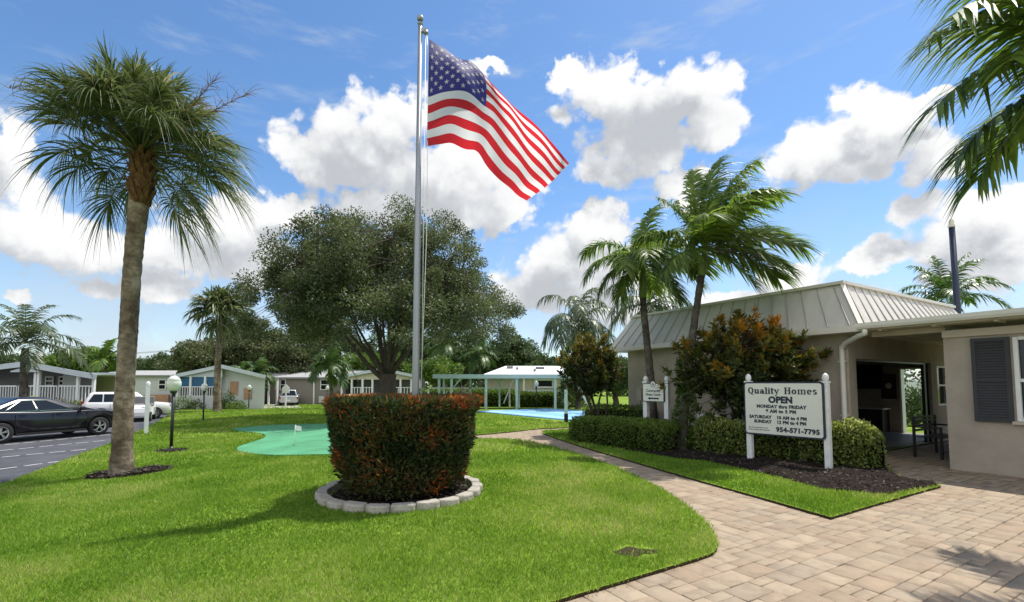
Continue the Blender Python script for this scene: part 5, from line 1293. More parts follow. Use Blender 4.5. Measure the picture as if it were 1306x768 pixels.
pts = [gp0, gp0 + Vector((0, 0, -.08)), gp0.lerp(q1, .25) + Vector((0, 0, -.04)), gp0.lerp(q1, .8) + Vector((0, 0, .02)), q1, q1 + Vector((0, 0, -.12)), Vector((q1.x, q1.y, .15)), Vector((q1.x - .06, q1.y, .06)), Vector((q1.x - .2, q1.y, .03))]
mb.tube(pts, .055, 10)
for z in (.9, 2.1): mb.box((q1.x + .02, q1.y, z), (.1, .16, .03))
mb.build('downspout', [M['gutter']], wg)
# beam across the breezeway mouth, electric conduit tee under the eave
mb = MB(); mb.box((.25, (ys - .0 + 0) / 2 , 2.66), (.18, ys - .02, .11)); mb.build('beam', [M['stucco_trim']], rf)

# things in the lounge and the breezeway (world placement through the clubhouse frame)
def cw(x, y, z=0): return C0 + d2 * x + d1 * y + Vector((0, 0, z))
tv = thing('television', 'black wall television seen through the open sliding door', 'television', cw(6.70, 2.45, 1.42), ca - math.pi / 2)
mb = MB(); mb.box((0, 0, .42), (1.05, .06, .80)); mb.build('casing', [M['black_metal']], tv); mb = MB(); mb.box((0, -.033, .42), (1.0, .004, .75)); mb.build('screen', [M['black_screen']], tv)
cs = thing('console_table', 'dark console with pale top under the television inside the lounge', 'console', cw(6.46, 2.75, .055), ca - math.pi / 2)
mb = MB(); mb.box((0, 0, .36), (1.9, .5, .72)); mb.build('cabinet', [M['black_metal']], cs)
mb = MB(); mb.box((0, 0, .74), (1.98, .55, .04)); mb.build('top', [M['soffit']], cs); mb = MB()
for x in (-.63, 0, .63): mb.box((x, -.262, .4), (.58, .02, .55)); 
mb.build('door', [M['shutter']], cs)
pic = thing('picture', 'dark red framed picture on the lounge wall beside the garden door', 'picture', cw(6.70, 1.78, 1.12), ca - math.pi / 2)
mb = MB(); 
for z in (0.02, .78): mb.box((0, 0, z), (.40, .04, .05))
for x in (-.18, .18): mb.box((x, 0, .4), (.05, .04, .74))
mb.build('frame', [M['black_metal']], pic); mb = MB(); mb.box((0, .008, .4), (.31, .012, .71), mat=0); mb.lathe([(.0, -.1), (.06, -.08), (.09, 0), (.06, .08), (0, .1)], (0, -.0, .42), 12, mat=1); mb.build('print', [M['red_item'], M['soffit']], pic)
bb = at(1186, 580, 10.25); bb.z = 0.0
bn = thing('bench', 'black metal bench in the shaded breezeway beside the wing wall', 'bench', bb + d2 * .55, ca)
mb = MB()
for i in range(4): mb.box((0, -.2 + i * .115, .45), (1.25, .085, .025))
mb.build('seat', [M['black_metal']], bn); mb = MB()
for z in (.58, .68, .78, .86): mb.box((0, .24, z), (1.25, .025, .05))
mb.build('backrest', [M['black_metal']], bn)
for x in (-.6, .6):
    for y in (-.22, .24):
        mb = MB(); mb.box((x, y, .22 if y < 0 else .44), (.045, .045, .44 if y < 0 else .88)); mb.build('leg', [M['black_metal']], bn)
    mb = MB(); mb.box((x, 0, .66), (.05, .50, .035)); mb.box((x, -.22, .55), (.04, .04, .2)); mb.build('armrest', [M['black_metal']], bn)
# garden seen through the far door
gq = Vector((15.3, 18.0)); bush('bush', 'green bush in the garden seen through the lounge doorway', Vector((gq.x, gq.y, GZ)), (.9, .9, 1.5), 2600, .12, 'tree_leaf', 95)
gq = Vector((17.6, 19.6)); bush('bush', 'dark garden bush at the right of the lounge doorway view', Vector((gq.x, gq.y, GZ)), (.9, .9, 1.9), 2600, .12, 'tree_leaf', 96)
gq = Vector((19.5, 23.5)); gw = thing('garden_fence', 'white board fence of the back garden seen through the lounge doorway', 'fence', Vector((gq.x, gq.y, 0)), ca)
mb = MB()
for i in range(34): mb.box((-4 + i * .24, 0, .85), (.2, .03, 1.7))
mb.box((0, .04, 1.4), (8.2, .04, .1)); mb.box((0, .04, .4), (8.2, .04, .1)); mb.build('boards', [M['house_pale']], gw)
for i in range(5):
    mb = MB(); mb.box((-4 + i * 2, .1, .9), (.1, .1, 1.8)); mb.build('post', [M['white']], gw)
# dark pole behind the roof
bpz = at(1226, 500, 18.0); bpz.z = GZ
dp = thing('utility_pole', 'dark slender pole with pale cap rising behind the clubhouse roof', 'pole', bpz)
pz_ = at(1226, 291, 18.0).z; mb = MB(); mb.tube([(.13, 0, -.3), (.06, 0, 3), (0, 0, pz_)], [.115, .11, .095], 14); mb.build('shaft', [M['navy']], dp)
mb = MB(); mb.lathe([(.10, pz_), (.11, pz_ + .05), (.07, pz_ + .12), (.085, pz_ + .22), (.05, pz_ + .34), (.0, pz_ + .36)], seg=12); mb.build('cap', [M['tan_cap'] if 'tan_cap' in M else M['soffit']], dp)
# ------------------------------------------------------------------ shuffleboard court and its pavilion
pd = Vector((.57, -.82, 0)).normalized(); pn_ = Vector((-pd.y, pd.x, 0))   # along towards camera, and away
Q0 = Vector((-5.06, 31.0, 0))
def pq(t, s, z=0): return Q0 + pd * t + pn_ * s + Vector((0, 0, z))
def quad_sheet(name, t0, t1, s0, s1, mt, dz):
    mb = MB(); pts = [pq(t0, s0), pq(t1, s0), pq(t1, s1), pq(t0, s1)]
    mb.prism([(p.x, p.y) for p in pts], GZ - .1, GZ + dz); return tag(mb.build(name, [M[mt]]), kind='structure')
quad_sheet('court', 5.4, 19.5, -.05, 5.0, 'court', .05)
mb = MB()
for s_ in (.25, 2.4, 4.6):
    a, b_ = pq(5.8, s_), pq(19, s_); mb.add([(p.x, p.y, GZ + .054) for p in (pq(5.8, s_), pq(19, s_), pq(19, s_ + .5), pq(5.8, s_ + .5))], [(0, 1, 2, 3)])
for t in (8.3, 11.5, 14.5):
    mb.add([(p.x, p.y, GZ + .058) for p in (pq(t, .3), pq(t + .12, .3), pq(t + .12, 4.9), pq(t, 4.9))], [(0, 1, 2, 3)])
tag(mb.build('court_lines', [M['court_pale']]), kind='structure')
PY = 30.2
pav = thing('pavilion', 'pale teal flat-roofed pavilion on slim posts behind the blue court', 'pavilion', (-.2, PY, T(0, PY) + GZ))
zr = at(653, 480.5, PY).z - pav.location.z
def pvx(px, Y=PY): return at(px, 490, Y).x + .2
mb = MB(); mb.box(((pvx(553) + pvx(746)) / 2, 1.5, zr + .07), (pvx(746) - pvx(553), 3.4, .14)); mb.box(((pvx(553) + pvx(746)) / 2, -.22, zr + .02), (pvx(746) - pvx(553) + .06, .05, .26)); mb.build('roof', [M['teal_white']], pav)
for y, pxs in ((0, (560, 576, 620, 659, 708)), (2.9, (566, 600, 637, 662, 716))):
    mb = MB(); mb.box(((pvx(556) + pvx(742)) / 2, y, zr - .06), (pvx(742) - pvx(556), .09, .12)); mb.build('beam', [M['teal_white']], pav)
    for px in pxs:
        x = pvx(px, PY + y); mb = MB(); mb.box((x, y, zr / 2 - .09), (.15 if y == 0 else .12, .13, zr - .06)); mb.build('post', [M['teal_white']], pav)
mb = MB(); mb.bar((pvx(642), .9, .3), (pvx(655), .9, zr - .15), .09, .07); mb.build('brace', [M['white_weathered']], pav)
mb = MB(); mb.bar((pvx(578), .04, zr - .7), (pvx(588), .04, zr - .1), .07, .06); mb.build('brace', [M['teal_white']], pav)
cpst = gb(722, 540); bp2 = thing('court_post', 'pale court-edge post with dark foot and slanted white brace', 'post', cpst)
hz = at(722, 468, cpst.y).z - cpst.z; mb = MB(); mb.box((0, 0, hz / 2 + .15), (.12, .12, hz - .3)); mb.build('shaft', [M['teal_white']], bp2)
mb = MB(); mb.box((0, 0, .16), (.15, .15, .40)); mb.build('foot', [M['black_metal']], bp2)
mb = MB(); mb.bar((.1, .12, hz - .1), (1.25, .12, .25), .18, .12); mb.build('brace', [M['white']], bp2)
# white rail fence by the pavilion
fx = at(546, 495, 33.0); fx.z = T(fx.x, 33) + GZ; rf_ = thing('rail_fence', 'white rail fence with one diagonal brace before the long dark hedge', 'fence', fx)
mb = MB(); mb.box((2.9, 0, at(600, 495, 33).z - fx.z), (5.9, .06, .10)); mb.build('rail', [M['white']], rf_)
for px in (546, 560, 575, 600, 619, 650):
    x = at(px, 495, 33).x - fx.x; mb = MB(); mb.box((x, .02, (at(px, 494, 33).z - fx.z) / 2), (.12, .1, at(px, 494, 33).z - fx.z)); mb.build('post', [M['white']], rf_)
mb = MB(); mb.bar((at(562, 520, 33).x - fx.x, 0, .15), (at(570, 497, 33).x - fx.x, 0, 1.25), .09, .07); mb.build('brace', [M['white']], rf_)
bush('bush', 'small flowering bush in front of the white rail fence', gb(591, 521, 28), (.5, .4, 1.55), 900, .12, 'flower_leaf', 97)
bush('bush', 'tall green vine column right of the white-roofed house window', gb(725, 521, 33), (.9, .8, 2.1), 1800, .16, 'bright_leaf', 98)
bush('bush', 'tall green bush beyond the court, left of the slanted white brace', gb(742, 521, 34), (.8, .8, 1.6), 1500, .16, 'tree_leaf', 99)

# ------------------------------------------------------------------ houses
def house(name, label, x0, x1, Y, zg, lab_cat='house'):
    return thing(name, label, lab_cat, (x0, Y, zg))
def hwin(root, px0, px1, py0, py1, Y, fr='white', pane='glass', dy=0, mull=True):
    a = at(px0, py0, Y) - root.location; b_ = at(px1, py1, Y) - root.location; w_, h = b_.x - a.x, a.z - b_.z; cx, cz = (a.x + b_.x) / 2, (a.z + b_.z) / 2; y = a.y + dy
    mb = MB(); t = max(.07, w_ * .08)
    for s_ in (-1, 1): mb.box((cx + s_ * (w_ / 2 - t / 2), y, cz), (t, .08, h))
    for z in ([-1, 0, 1] if mull else [-1, 1]): mb.box((cx, y, cz + z * (h / 2 - t / 2)), (w_ - 2 * t - .002, .078, t))
    f = mb.build('window', [M[fr]], root); mb = MB(); mb.box((cx, y + .02, cz), (w_ - 2 * t, .02, h - 2 * t)); mb.build('pane', [M[pane]], f); return f
def gable_front(root, xl, xr, xa, ze, za, y0, y1, mt, th=.16, fascia=None):
    """low gable roof whose gable faces the camera; a true slab with fascia edge"""
    mb = MB()
    for (p, q) in (((xl, ze), (xa, za)), ((xa, za), (xr, ze))):
        mb.add([(p[0], y0, p[1]), (q[0], y0, q[1]), (q[0], y1, q[1]), (p[0], y1, p[1]), (p[0], y0, p[1] - th), (q[0], y0, q[1] - th), (q[0], y1, q[1] - th), (p[0], y1, p[1] - th)],
               [(0, 1, 2, 3), (7, 6, 5, 4), (0, 4, 5, 1), (1, 5, 6, 2), (2, 6, 7, 3), (3, 7, 4, 0)])
    r_ = mb.build('roof', [M[mt]], root)
    if fascia:
        mb = MB()
        for (p, q) in (((xl, ze), (xa, za)), ((xa, za), (xr, ze))): mb.bar((p[0], y0 - .03, p[1] - th / 2 - .06), (q[0], y0 - .03, q[1] - th / 2 - .06), .05, th + .16)
        mb.build('fascia', [M[fascia]], r_)
    return r_
def gable_wall(root, xl, xr, xa, ze, za, z0, y, mt, name='wall', depth=.15):
    mb = MB(); mb.slab([(xl, y, z0), (xr, y, z0), (xr, y, ze), (xa, y, za), (xl, y, ze)], (0, depth, 0)); return mb.build(name, [M[mt]], root)
def railing(root, x0, x1, y, z0, z1, sp=.14, mt='white', bal=.035):
    mb = MB(); mb.box(((x0 + x1) / 2, y, z1), (x1 - x0, .07, .07)); mb.box(((x0 + x1) / 2, y, z0 + .06), (x1 - x0, .06, .06))
    n = max(1, int((x1 - x0) / sp))
    for i in range(n + 1): mb.box((x0 + (x1 - x0) * i / n, y, (z0 + z1) / 2), (bal, bal, z1 - z0))
    return mb.build('railing', [M[mt]], root)
def hpost(root, x, y, z0, z1, w_=.13, mt='white'):
    mb = MB(); mb.box((x, y, (z0 + z1) / 2), (w_, w_, z1 - z0)); return mb.build('porch_post', [M[mt]], root)
def X(px, Y): return at(px, 490, Y).x
def Z(py, Y): return at(653, py, Y).z
# 1 grey porch house at far left
Y = 29.0; zg = T(-30, Y); x0 = X(-95, Y)
h1h = thing('house', 'grey house with wide white-railed porch and low gable at far left', 'house', (X(38, Y), Y, zg)); o = h1h.location
xa = 0; xl, xr = X(-95, Y) - o.x, X(124, Y) - o.x; ze, za = Z(478, Y) - zg, Z(462, Y) - zg
gable_front(h1h, xl - .3, xr + .3, xa, ze, za, -.4, 9, 'roof_grey', fascia='roof_pale')
gable_wall(h1h, xl, xr, xa, ze - .18, za - .2, 0, 2.2, 'house_grey')
for xx in (xl + .08, xr - .08): mb = MB(); mb.box((xx, 5.6, ze / 2 - .15), (.15, 6.5, ze - .1)); mb.build('wall', [M['house_grey']], h1h)
mb = MB(); mb.box(((xl + xr) / 2, 1.05, .30), (xr - xl, 2.2, .62)); mb.build('porch_floor', [M['concrete']], h1h)
gable_wall(h1h, X(20, Y) - o.x, X(56, Y) - o.x, xa, za - .55, za - .30, za - .62, -.36, 'roof_pale', 'gable_panel', .06)
for px in (-50, -8, 47.5, 51.5, 101.5, 121.5): hpost(h1h, X(px, Y) - o.x, -.1, .6, (ze if px > 100 or px < -40 else za - .55), .14)
rl = [(-50, -8), (-8, 25), (25, 47), (52, 76), (76, 101), (102, 121)]
for a, b_ in rl: railing(h1h, X(a, Y) - o.x + .06, X(b_, Y) - o.x - .06, -.1, .62, Z(492.5, Y) - zg, .16)
for a, b_, c, d in ((97, 107, 480, 492), (114, 120, 480, 492), (-20, 8, 480, 496)): hwin(h1h, a, b_, c, d, Y + 2.2, mull=True, dy=-.1)
mb = MB(); p0_ = X(57, Y) - o.x
mb.box((X(88, Y) - o.x, 2.1, 1.6), (.9, .1, 2.0)); mb.build('door', [M['house_pale']], h1h)
# its carport
cpo = thing('carport', 'open carport with tan back wall between the grey house and the tall palm', 'carport', (X(137, 31), 31, T(-27, 31))); o2 = cpo.location
zc = Z(477, 31) - o2.z; mb = MB(); mb.box((0, 2.5, zc), (1.9, 6, .14)); mb.build('roof', [M['roof_pale']], cpo)
mb = MB(); mb.box((0, 5.3, zc / 2), (1.8, .15, zc - .15)); mb.build('wall', [M['house_cream']], cpo)
for x in (.85,): hpost(cpo, x, -.3, 0, zc, .12)
def shear(root, k):
    for c in kids(root):
        for q in [c] + kids(c):
            if q.type == 'MESH':
                for v in q.data.vertices: v.co.x += k * max(0, v.co.y)
shear(h1h, -.92); shear(cpo, -.85)
# 2 pale house with blue porch
Y = 43.0; zg = T(-26, Y); xc = X(278, Y); h2 = thing('house', 'pale grey house with blue screened porch and low gable behind the slim palm', 'house', (xc, Y, zg)); o = h2.location
def HX(px): return X(px, Y) - o.x
def HZ(py): return Z(py, Y) - zg
xl, xr = HX(223), HX(338); ze, za = HZ(479), HZ(465.5)
gable_front(h2, xl - .2, xr + .2, HX(284), ze, za, -.3, 10, 'roof_grey', fascia='roof_pale')
gable_wall(h2, HX(226), HX(284), HX(283), HZ(480.5), HZ(468.5), HZ(479.5) - .1, -.1, 'roof_pale', 'gable_panel', .1)
mb = MB(); mb.box(((HX(283) + xr) / 2, .6, HZ(480) / 2), (xr - HX(283), .15, HZ(480))); mb.add([(HX(283), .52, HZ(480)), (xr, .52, HZ(480)), (HX(284), .52, HZ(468)), (HX(283), .66, HZ(480)), (xr, .66, HZ(480)), (HX(284), .66, HZ(468))], [(0, 1, 2), (5, 4, 3), (0, 3, 4, 1), (1, 4, 5, 2), (2, 5, 3, 0)]); mb.build('wall', [M['house_pale']], h2)
mb = MB(); mb.box(((xl + HX(283)) / 2, 2.2, HZ(480) / 2), (HX(283) - xl, .15, HZ(480))); mb.build('wall', [M['house_grey']], h2)
for a, b_ in ((229, 242.5), (245.5, 262), (263, 277)):
    mb = MB(); mb.box(((HX(a) + HX(b_)) / 2, .0, (HZ(480) + HZ(493)) / 2), (HX(b_) - HX(a), .05, HZ(480) - HZ(493))); mb.build('screen_panel', [M['blue_screen']], h2)
for px in (228, 244, 262.5, 281.5): hpost(h2, HX(px), -.08, 0, HZ(479.5), .17)
railing(h2, HX(228), HX(281), -.1, HZ(506), HZ(493.5), .22, bal=.05)
mb = MB(); mb.box(((xl + HX(283)) / 2, .9, HZ(506) / 2), (HX(283) - xl, 2.1, HZ(506))); mb.build('porch_floor', [M['house_pale']], h2)
hwin(h2, 283.5, 288, 477, 499, Y + .5, mull=False)
mb = MB(); mb.box(((HX(293) + HX(303)) / 2, .48, HZ(495)), (HX(303) - HX(293), .08, HZ(487) - HZ(504))); mb.build('terracotta_panel', [M['tan']], h2)
mb = MB(); mb.box((HX(316), .47, HZ(502)), (HX(321) - HX(311), .08, HZ(496) - HZ(510))); mb.build('terracotta_panel', [M['tan']], h2)
shear(h2, -.55)
# its low wing
Y2 = 44.5; wz = T(-33, Y2); w2 = thing('house', 'low white wing house with small window between the tall palm and the nearest lamp', 'house', (X(187, Y2), Y2, wz)); o = w2.location
a, b_ = X(138, Y2) - o.x, X(226, Y2) - o.x - .1; zt_ = Z(480, Y2) - wz
mb = MB(); mb.box(((a + b_) / 2, 2, zt_ / 2), (b_ - a, 4, zt_)); mb.build('wall', [M['house_pale']], w2)
mb = MB(); mb.add([(a - .2, -.4, zt_), (b_ , -.4, zt_), (b_, 4.4, zt_ + .55), (a - .2, 4.4, zt_ + .55), (a - .2, -.4, zt_ + .12), (b_, -.4, zt_ + .12), (b_, 4.4, zt_ + .67), (a - .2, 4.4, zt_ + .67)], [(0, 3, 2, 1), (4, 5, 6, 7), (0, 1, 5, 4), (1, 2, 6, 5), (2, 3, 7, 6), (3, 0, 4, 7)]); mb.build('roof', [M['roof_grey']], w2)
hwin(w2, 203, 212, 484, 497, Y2, dy=-.06)
mb = MB(); mb.box((X(204, Y2) - o.x, -.25, .9), (2.2, .25, 1.0)); mb.build('planter_wall', [M['tan']], w2)
shear(w2, -.7)
# 3 taupe house
Y = 58.0; zg = T(-20, Y); xc = X(400, Y); h3h = thing('house', 'taupe sided house with white windows and screened gable porch behind the oak', 'house', (xc, Y, zg)); o = h3h.location
mb = MB(); a, b_ = HX(345), HX(441); mb.box(((a + b_) / 2, 2.2, HZ(480) / 2), (b_ - a, 4.4, HZ(480))); mb.build('wall', [M['house_taupe']], h3h)
mb = MB(); a, b_ = HX(333), HX(476); ze, za = HZ(481), HZ(470)
mb.add([(a, -.5, ze), (b_, -.5, ze), (b_, 5, za), (a, 5, za), (a, 10, ze), (b_, 10, ze), (a, -.5, ze - .18), (b_, -.5, ze - .18), (b_, 10, ze - .18), (a, 10, ze - .18)], [(0, 1, 2, 3), (3, 2, 5, 4), (0, 6, 7, 1), (6, 9, 8, 7), (4, 5, 8, 9), (0, 3, 4, 9, 6), (1, 7, 8, 5, 2)]); mb.build('roof', [M['roof_grey']], h3h)
for a, b_ in ((351.5, 357), (358, 364.5), (409, 420)): hwin(h3h, a, b_, 484, 497.5, Y, dy=-.06)
for px in (401, 424): hpost(h3h, HX(px), -.05, 0, HZ(481), .16)
mb = MB(); a = HX(352); mb.box((HX(413), -.3, .6), (.7, .5, .8)); mb.build('utility_box', [M['house_pale']], h3h)
# porch
xl, xr, xa = HX(438), HX(547), HX(496); ze, za = HZ(481.5), HZ(470.5)
gable_front(h3h, xl, xr, xa, ze, za, -3.2, 6, 'roof_grey', fascia='roof_pale')
gable_wall(h3h, xl + .5, xr - .5, xa, ze - .1, za - .28, ze - .28, -2.9, 'house_cream', 'gable_panel', .12)
mb = MB(); mb.box(((xl + xr) / 2, 1.2, HZ(481) / 2), (xr - xl - .4, .2, HZ(481))); mb.build('wall', [M['house_grey']], h3h)
for px in (447, 459, 472, 484, 504.5, 518, 531, 541): hpost(h3h, HX(px), -2.9, 0, ze - .25, .2)
railing(h3h, HX(459), HX(484), -2.95, HZ(505), HZ(494), .34, bal=.08); railing(h3h, HX(504.5), HX(541), -2.95, HZ(505), HZ(494), .34, bal=.08)
mb = MB(); mb.box(((xl + xr) / 2, -1, .45), (xr - xl - .2, 4.0, .9)); mb.build('porch_floor', [M['house_pale']], h3h)
mb = MB(); mb.box((HX(450.5), 1.05, HZ(494)), (.9, .08, 2.1)); mb.build('door', [M['black_metal']], h3h)
shear(h3h, -.38)
# carport of house 3
cp3 = thing('carport', 'open carport beside the taupe house over the parked pickup', 'carport', (X(335, 56), 56, T(-30, 56))); o2 = cp3.location
zc = Z(484, 56) - o2.z; mb = MB(); mb.box((0, 3, zc), (4.2, 7, .2)); mb.build('roof', [M['roof_grey']], cp3)
for x in (-1.9, 0.9, 1.9): hpost(cp3, x, -.3, 0, zc, .18)
mb = MB(); mb.box((0, 6, zc / 2), (4.1, .2, zc - .2)); mb.build('wall', [M['house_grey']], cp3)
shear(cp3, -.52)
# 4 white roofed house
Y = 38.0; zg = T(2, Y); xc = X(680, Y); h4 = thing('house', 'cream house with white hipped roof and dark window beyond the court', 'house', (xc, Y, zg)); o = h4.location
a, b_ = HX(612), HX(752); ze, za = HZ(479.5), HZ(464.5); r0, r1 = HX(644), HX(735)
mb = MB(); mb.add([(a, -.5, ze), (b_, -.5, ze), (r1, 4, za), (r0, 4, za), (a, 8.5, ze), (b_, 8.5, ze), (a, -.5, ze - .22), (b_, -.5, ze - .22), (b_, 8.5, ze - .22), (a, 8.5, ze - .22)],
      [(0, 1, 2, 3), (1, 5, 2), (5, 4, 3, 2), (4, 0, 3), (0, 6, 7, 1), (1, 7, 8, 5), (5, 8, 9, 4), (4, 9, 6, 0), (6, 9, 8, 7)]); rf4 = mb.build('roof', [M['roof_white']], h4)
for px, py, w_ in ((650, 468.5, .55), (691, 469.5, .75), (660, 470, .2), (683, 473, .2)):
    k = (HZ(py) - ze) / (za - ze); y = -.5 + 4.5 * k; mb = MB(); mb.box((HX(px), y, HZ(py) + .08), (w_, .3, .22)); mb.build('roof_vent', [M['house_grey']], rf4)
mb = MB(); mb.box(((a + b_) / 2, 3.6, (ze - .2) / 2), (b_ - a - 1, 7.2, ze - .2)); mb.build('wall', [M['house_cream']], h4)
hwin(h4, 681, 706, 483.5, 495, Y, dy=-.05, mull=False)
for px in (668, 708): hpost(h4, HX(px), -.3, 0, ze - .2, .16)
mb = MB(); mb.box((HX(687), -.2, HZ(501)), (2.3, .2, .5)); mb.build('planter_box', [M['roof_pale']], h4)

# ------------------------------------------------------------------ garden plants by the houses
pl = [(8, 513, 27, (.9, .6, .95), 'flower_leaf', 'pinkish flowering bush at the far left porch rail'),
      (72, 512, 27.3, (1.3, .6, 1.1), 'flower_leaf', 'wide flowering bush in the middle of the grey porch rail'),
      (91, 511, 27.6, (.9, .6, .95), 'hedge_leaf', 'green bush below the grey porch rail, right of the flowering bush'),
      (108, 511, 27.8, (.8, .6, 1.0), 'flower_leaf', 'reddish bush at the right end of the grey porch rail'),
      (27, 513, 26.2, (1.0, .7, .6), 'hedge_leaf', 'low green bush at the foot of the arching grey-green palm'),
      (233, 521, 41, (1.0, .7, 1.25), 'hedge_leaf', 'round clipped bush at the left end of the blue porch'),
      (249, 521, 41, (.9, .7, 1.0), 'tree_leaf', 'low dark bush in the middle below the blue porch'),
      (292, 521, 41, (.7, .6, 1.9), 'tree_leaf', 'tall narrow dark shrub at the right corner of the blue porch'),
      (302, 521, 40, (.9, .6, .8), 'hedge_leaf', 'low bush beside the pale gable wall'),
      (285, 521, 40.5, (.8, .6, .9), 'tree_leaf', 'dark bush right behind the slim cabbage palm'),
      (432, 516, 55, (1.3, .8, 1.6), 'tree_leaf', 'dark bush at the taupe house corner by the silver car'),
      (474, 516, 52, (1.6, .8, 1.1), 'hedge_leaf', 'green bush below the screened porch rail, left of the oak trunk'),
      (512, 516, 52, (1.6, .8, 1.1), 'tree_leaf', 'bush below the screened porch rail, right of the oak trunk')]
for i, (px, py, Y, rad, lm, lab) in enumerate(pl): bush('bush', lab, gb(px, py, Y), rad, 900, .13 if Y < 45 else .18, lm, 120 + i, group='shrubs by the houses')
g_ = gb(43, 513, 26.6); pt = thing('flower_pot', 'white planter with yellow flowers before the grey porch', 'flower pot', g_)
mb = MB(); mb.lathe([(.16, 0), (.2, .25), (.24, .5), (.22, .5), (.0, .46)], seg=16); mb.build('pot', [M['pot']], pt)
rg = np.random.default_rng(8); n = 700; d = rdir(n); d[:, 2] = np.abs(d[:, 2]); P = d * rg.uniform(.5, 1, n)[:, None] * np.array([.5, .45, .6]) + np.array([0, 0, .55])
leaves('flowers', P, unit(d + rg.normal(0, .5, (n, 3))), rdir(n), np.full(n, .12), np.full(n, .08), rg.random(n), [M['yellow_leaf']], pt)

# far wood closing the view
def wood():
    n = 60000; k = 170; rg = np.random.default_rng(44); cx = rg.uniform(-150, 75, k); cy = rg.uniform(82, 104, k); hh = rg.uniform(2.2, 4.6, k); ci = rg.integers(0, k, n); d = rdir(n) * (rg.random(n) ** .4)[:, None]
    P = np.c_[cx, cy, hh * .95][ci] + d * np.c_[rg.uniform(2.2, 3.6, k), np.full(k, 2.5), hh][ci]; P[:, 2] = np.maximum(P[:, 2] - .9, -.9)
    return leaves('wood', P, unit(d + rg.normal(0, .6, (n, 3))), unit(rg.normal(size=(n, 3)) + np.array([0, 0, .5])), rg.uniform(.45, .8, n), rg.uniform(.3, .5, n), np.clip(rg.normal(.45, .2, n) + rg.normal(0, .15, k)[ci], 0, 1), [M['tree_leaf']])
tag(wood(), 'far dark line of trees closing the view behind the houses', 'wood', kind='stuff')
# power line
up_ = at(216, 520, 78); up_.z = T(up_.x, 78); upo = thing('utility_pole', 'far wooden utility pole with crossarm and wires above the pale wing roof', 'pole', up_)
zz = at(216, 447, 78).z - up_.z; mb = MB(); mb.tube([(0, 0, -.2), (0, 0, zz + .25)], [.15, .10], 8); mb.build('shaft', [M['bark']], upo)
mb = MB(); mb.box((0, 0, zz - .1), (2.0, .12, .14)); mb.build('crossarm', [M['bark']], upo)
for k, x in enumerate((-.9, .9)):
    mb = MB(); mb.tube([(x - 42 * t, -6 * t, zz + .02 - 1.2 * (4 * t * (1 - t))) for t in np.linspace(0, 1, 14)], .022, 4); mb.build('wire', [M['black_metal']], upo)

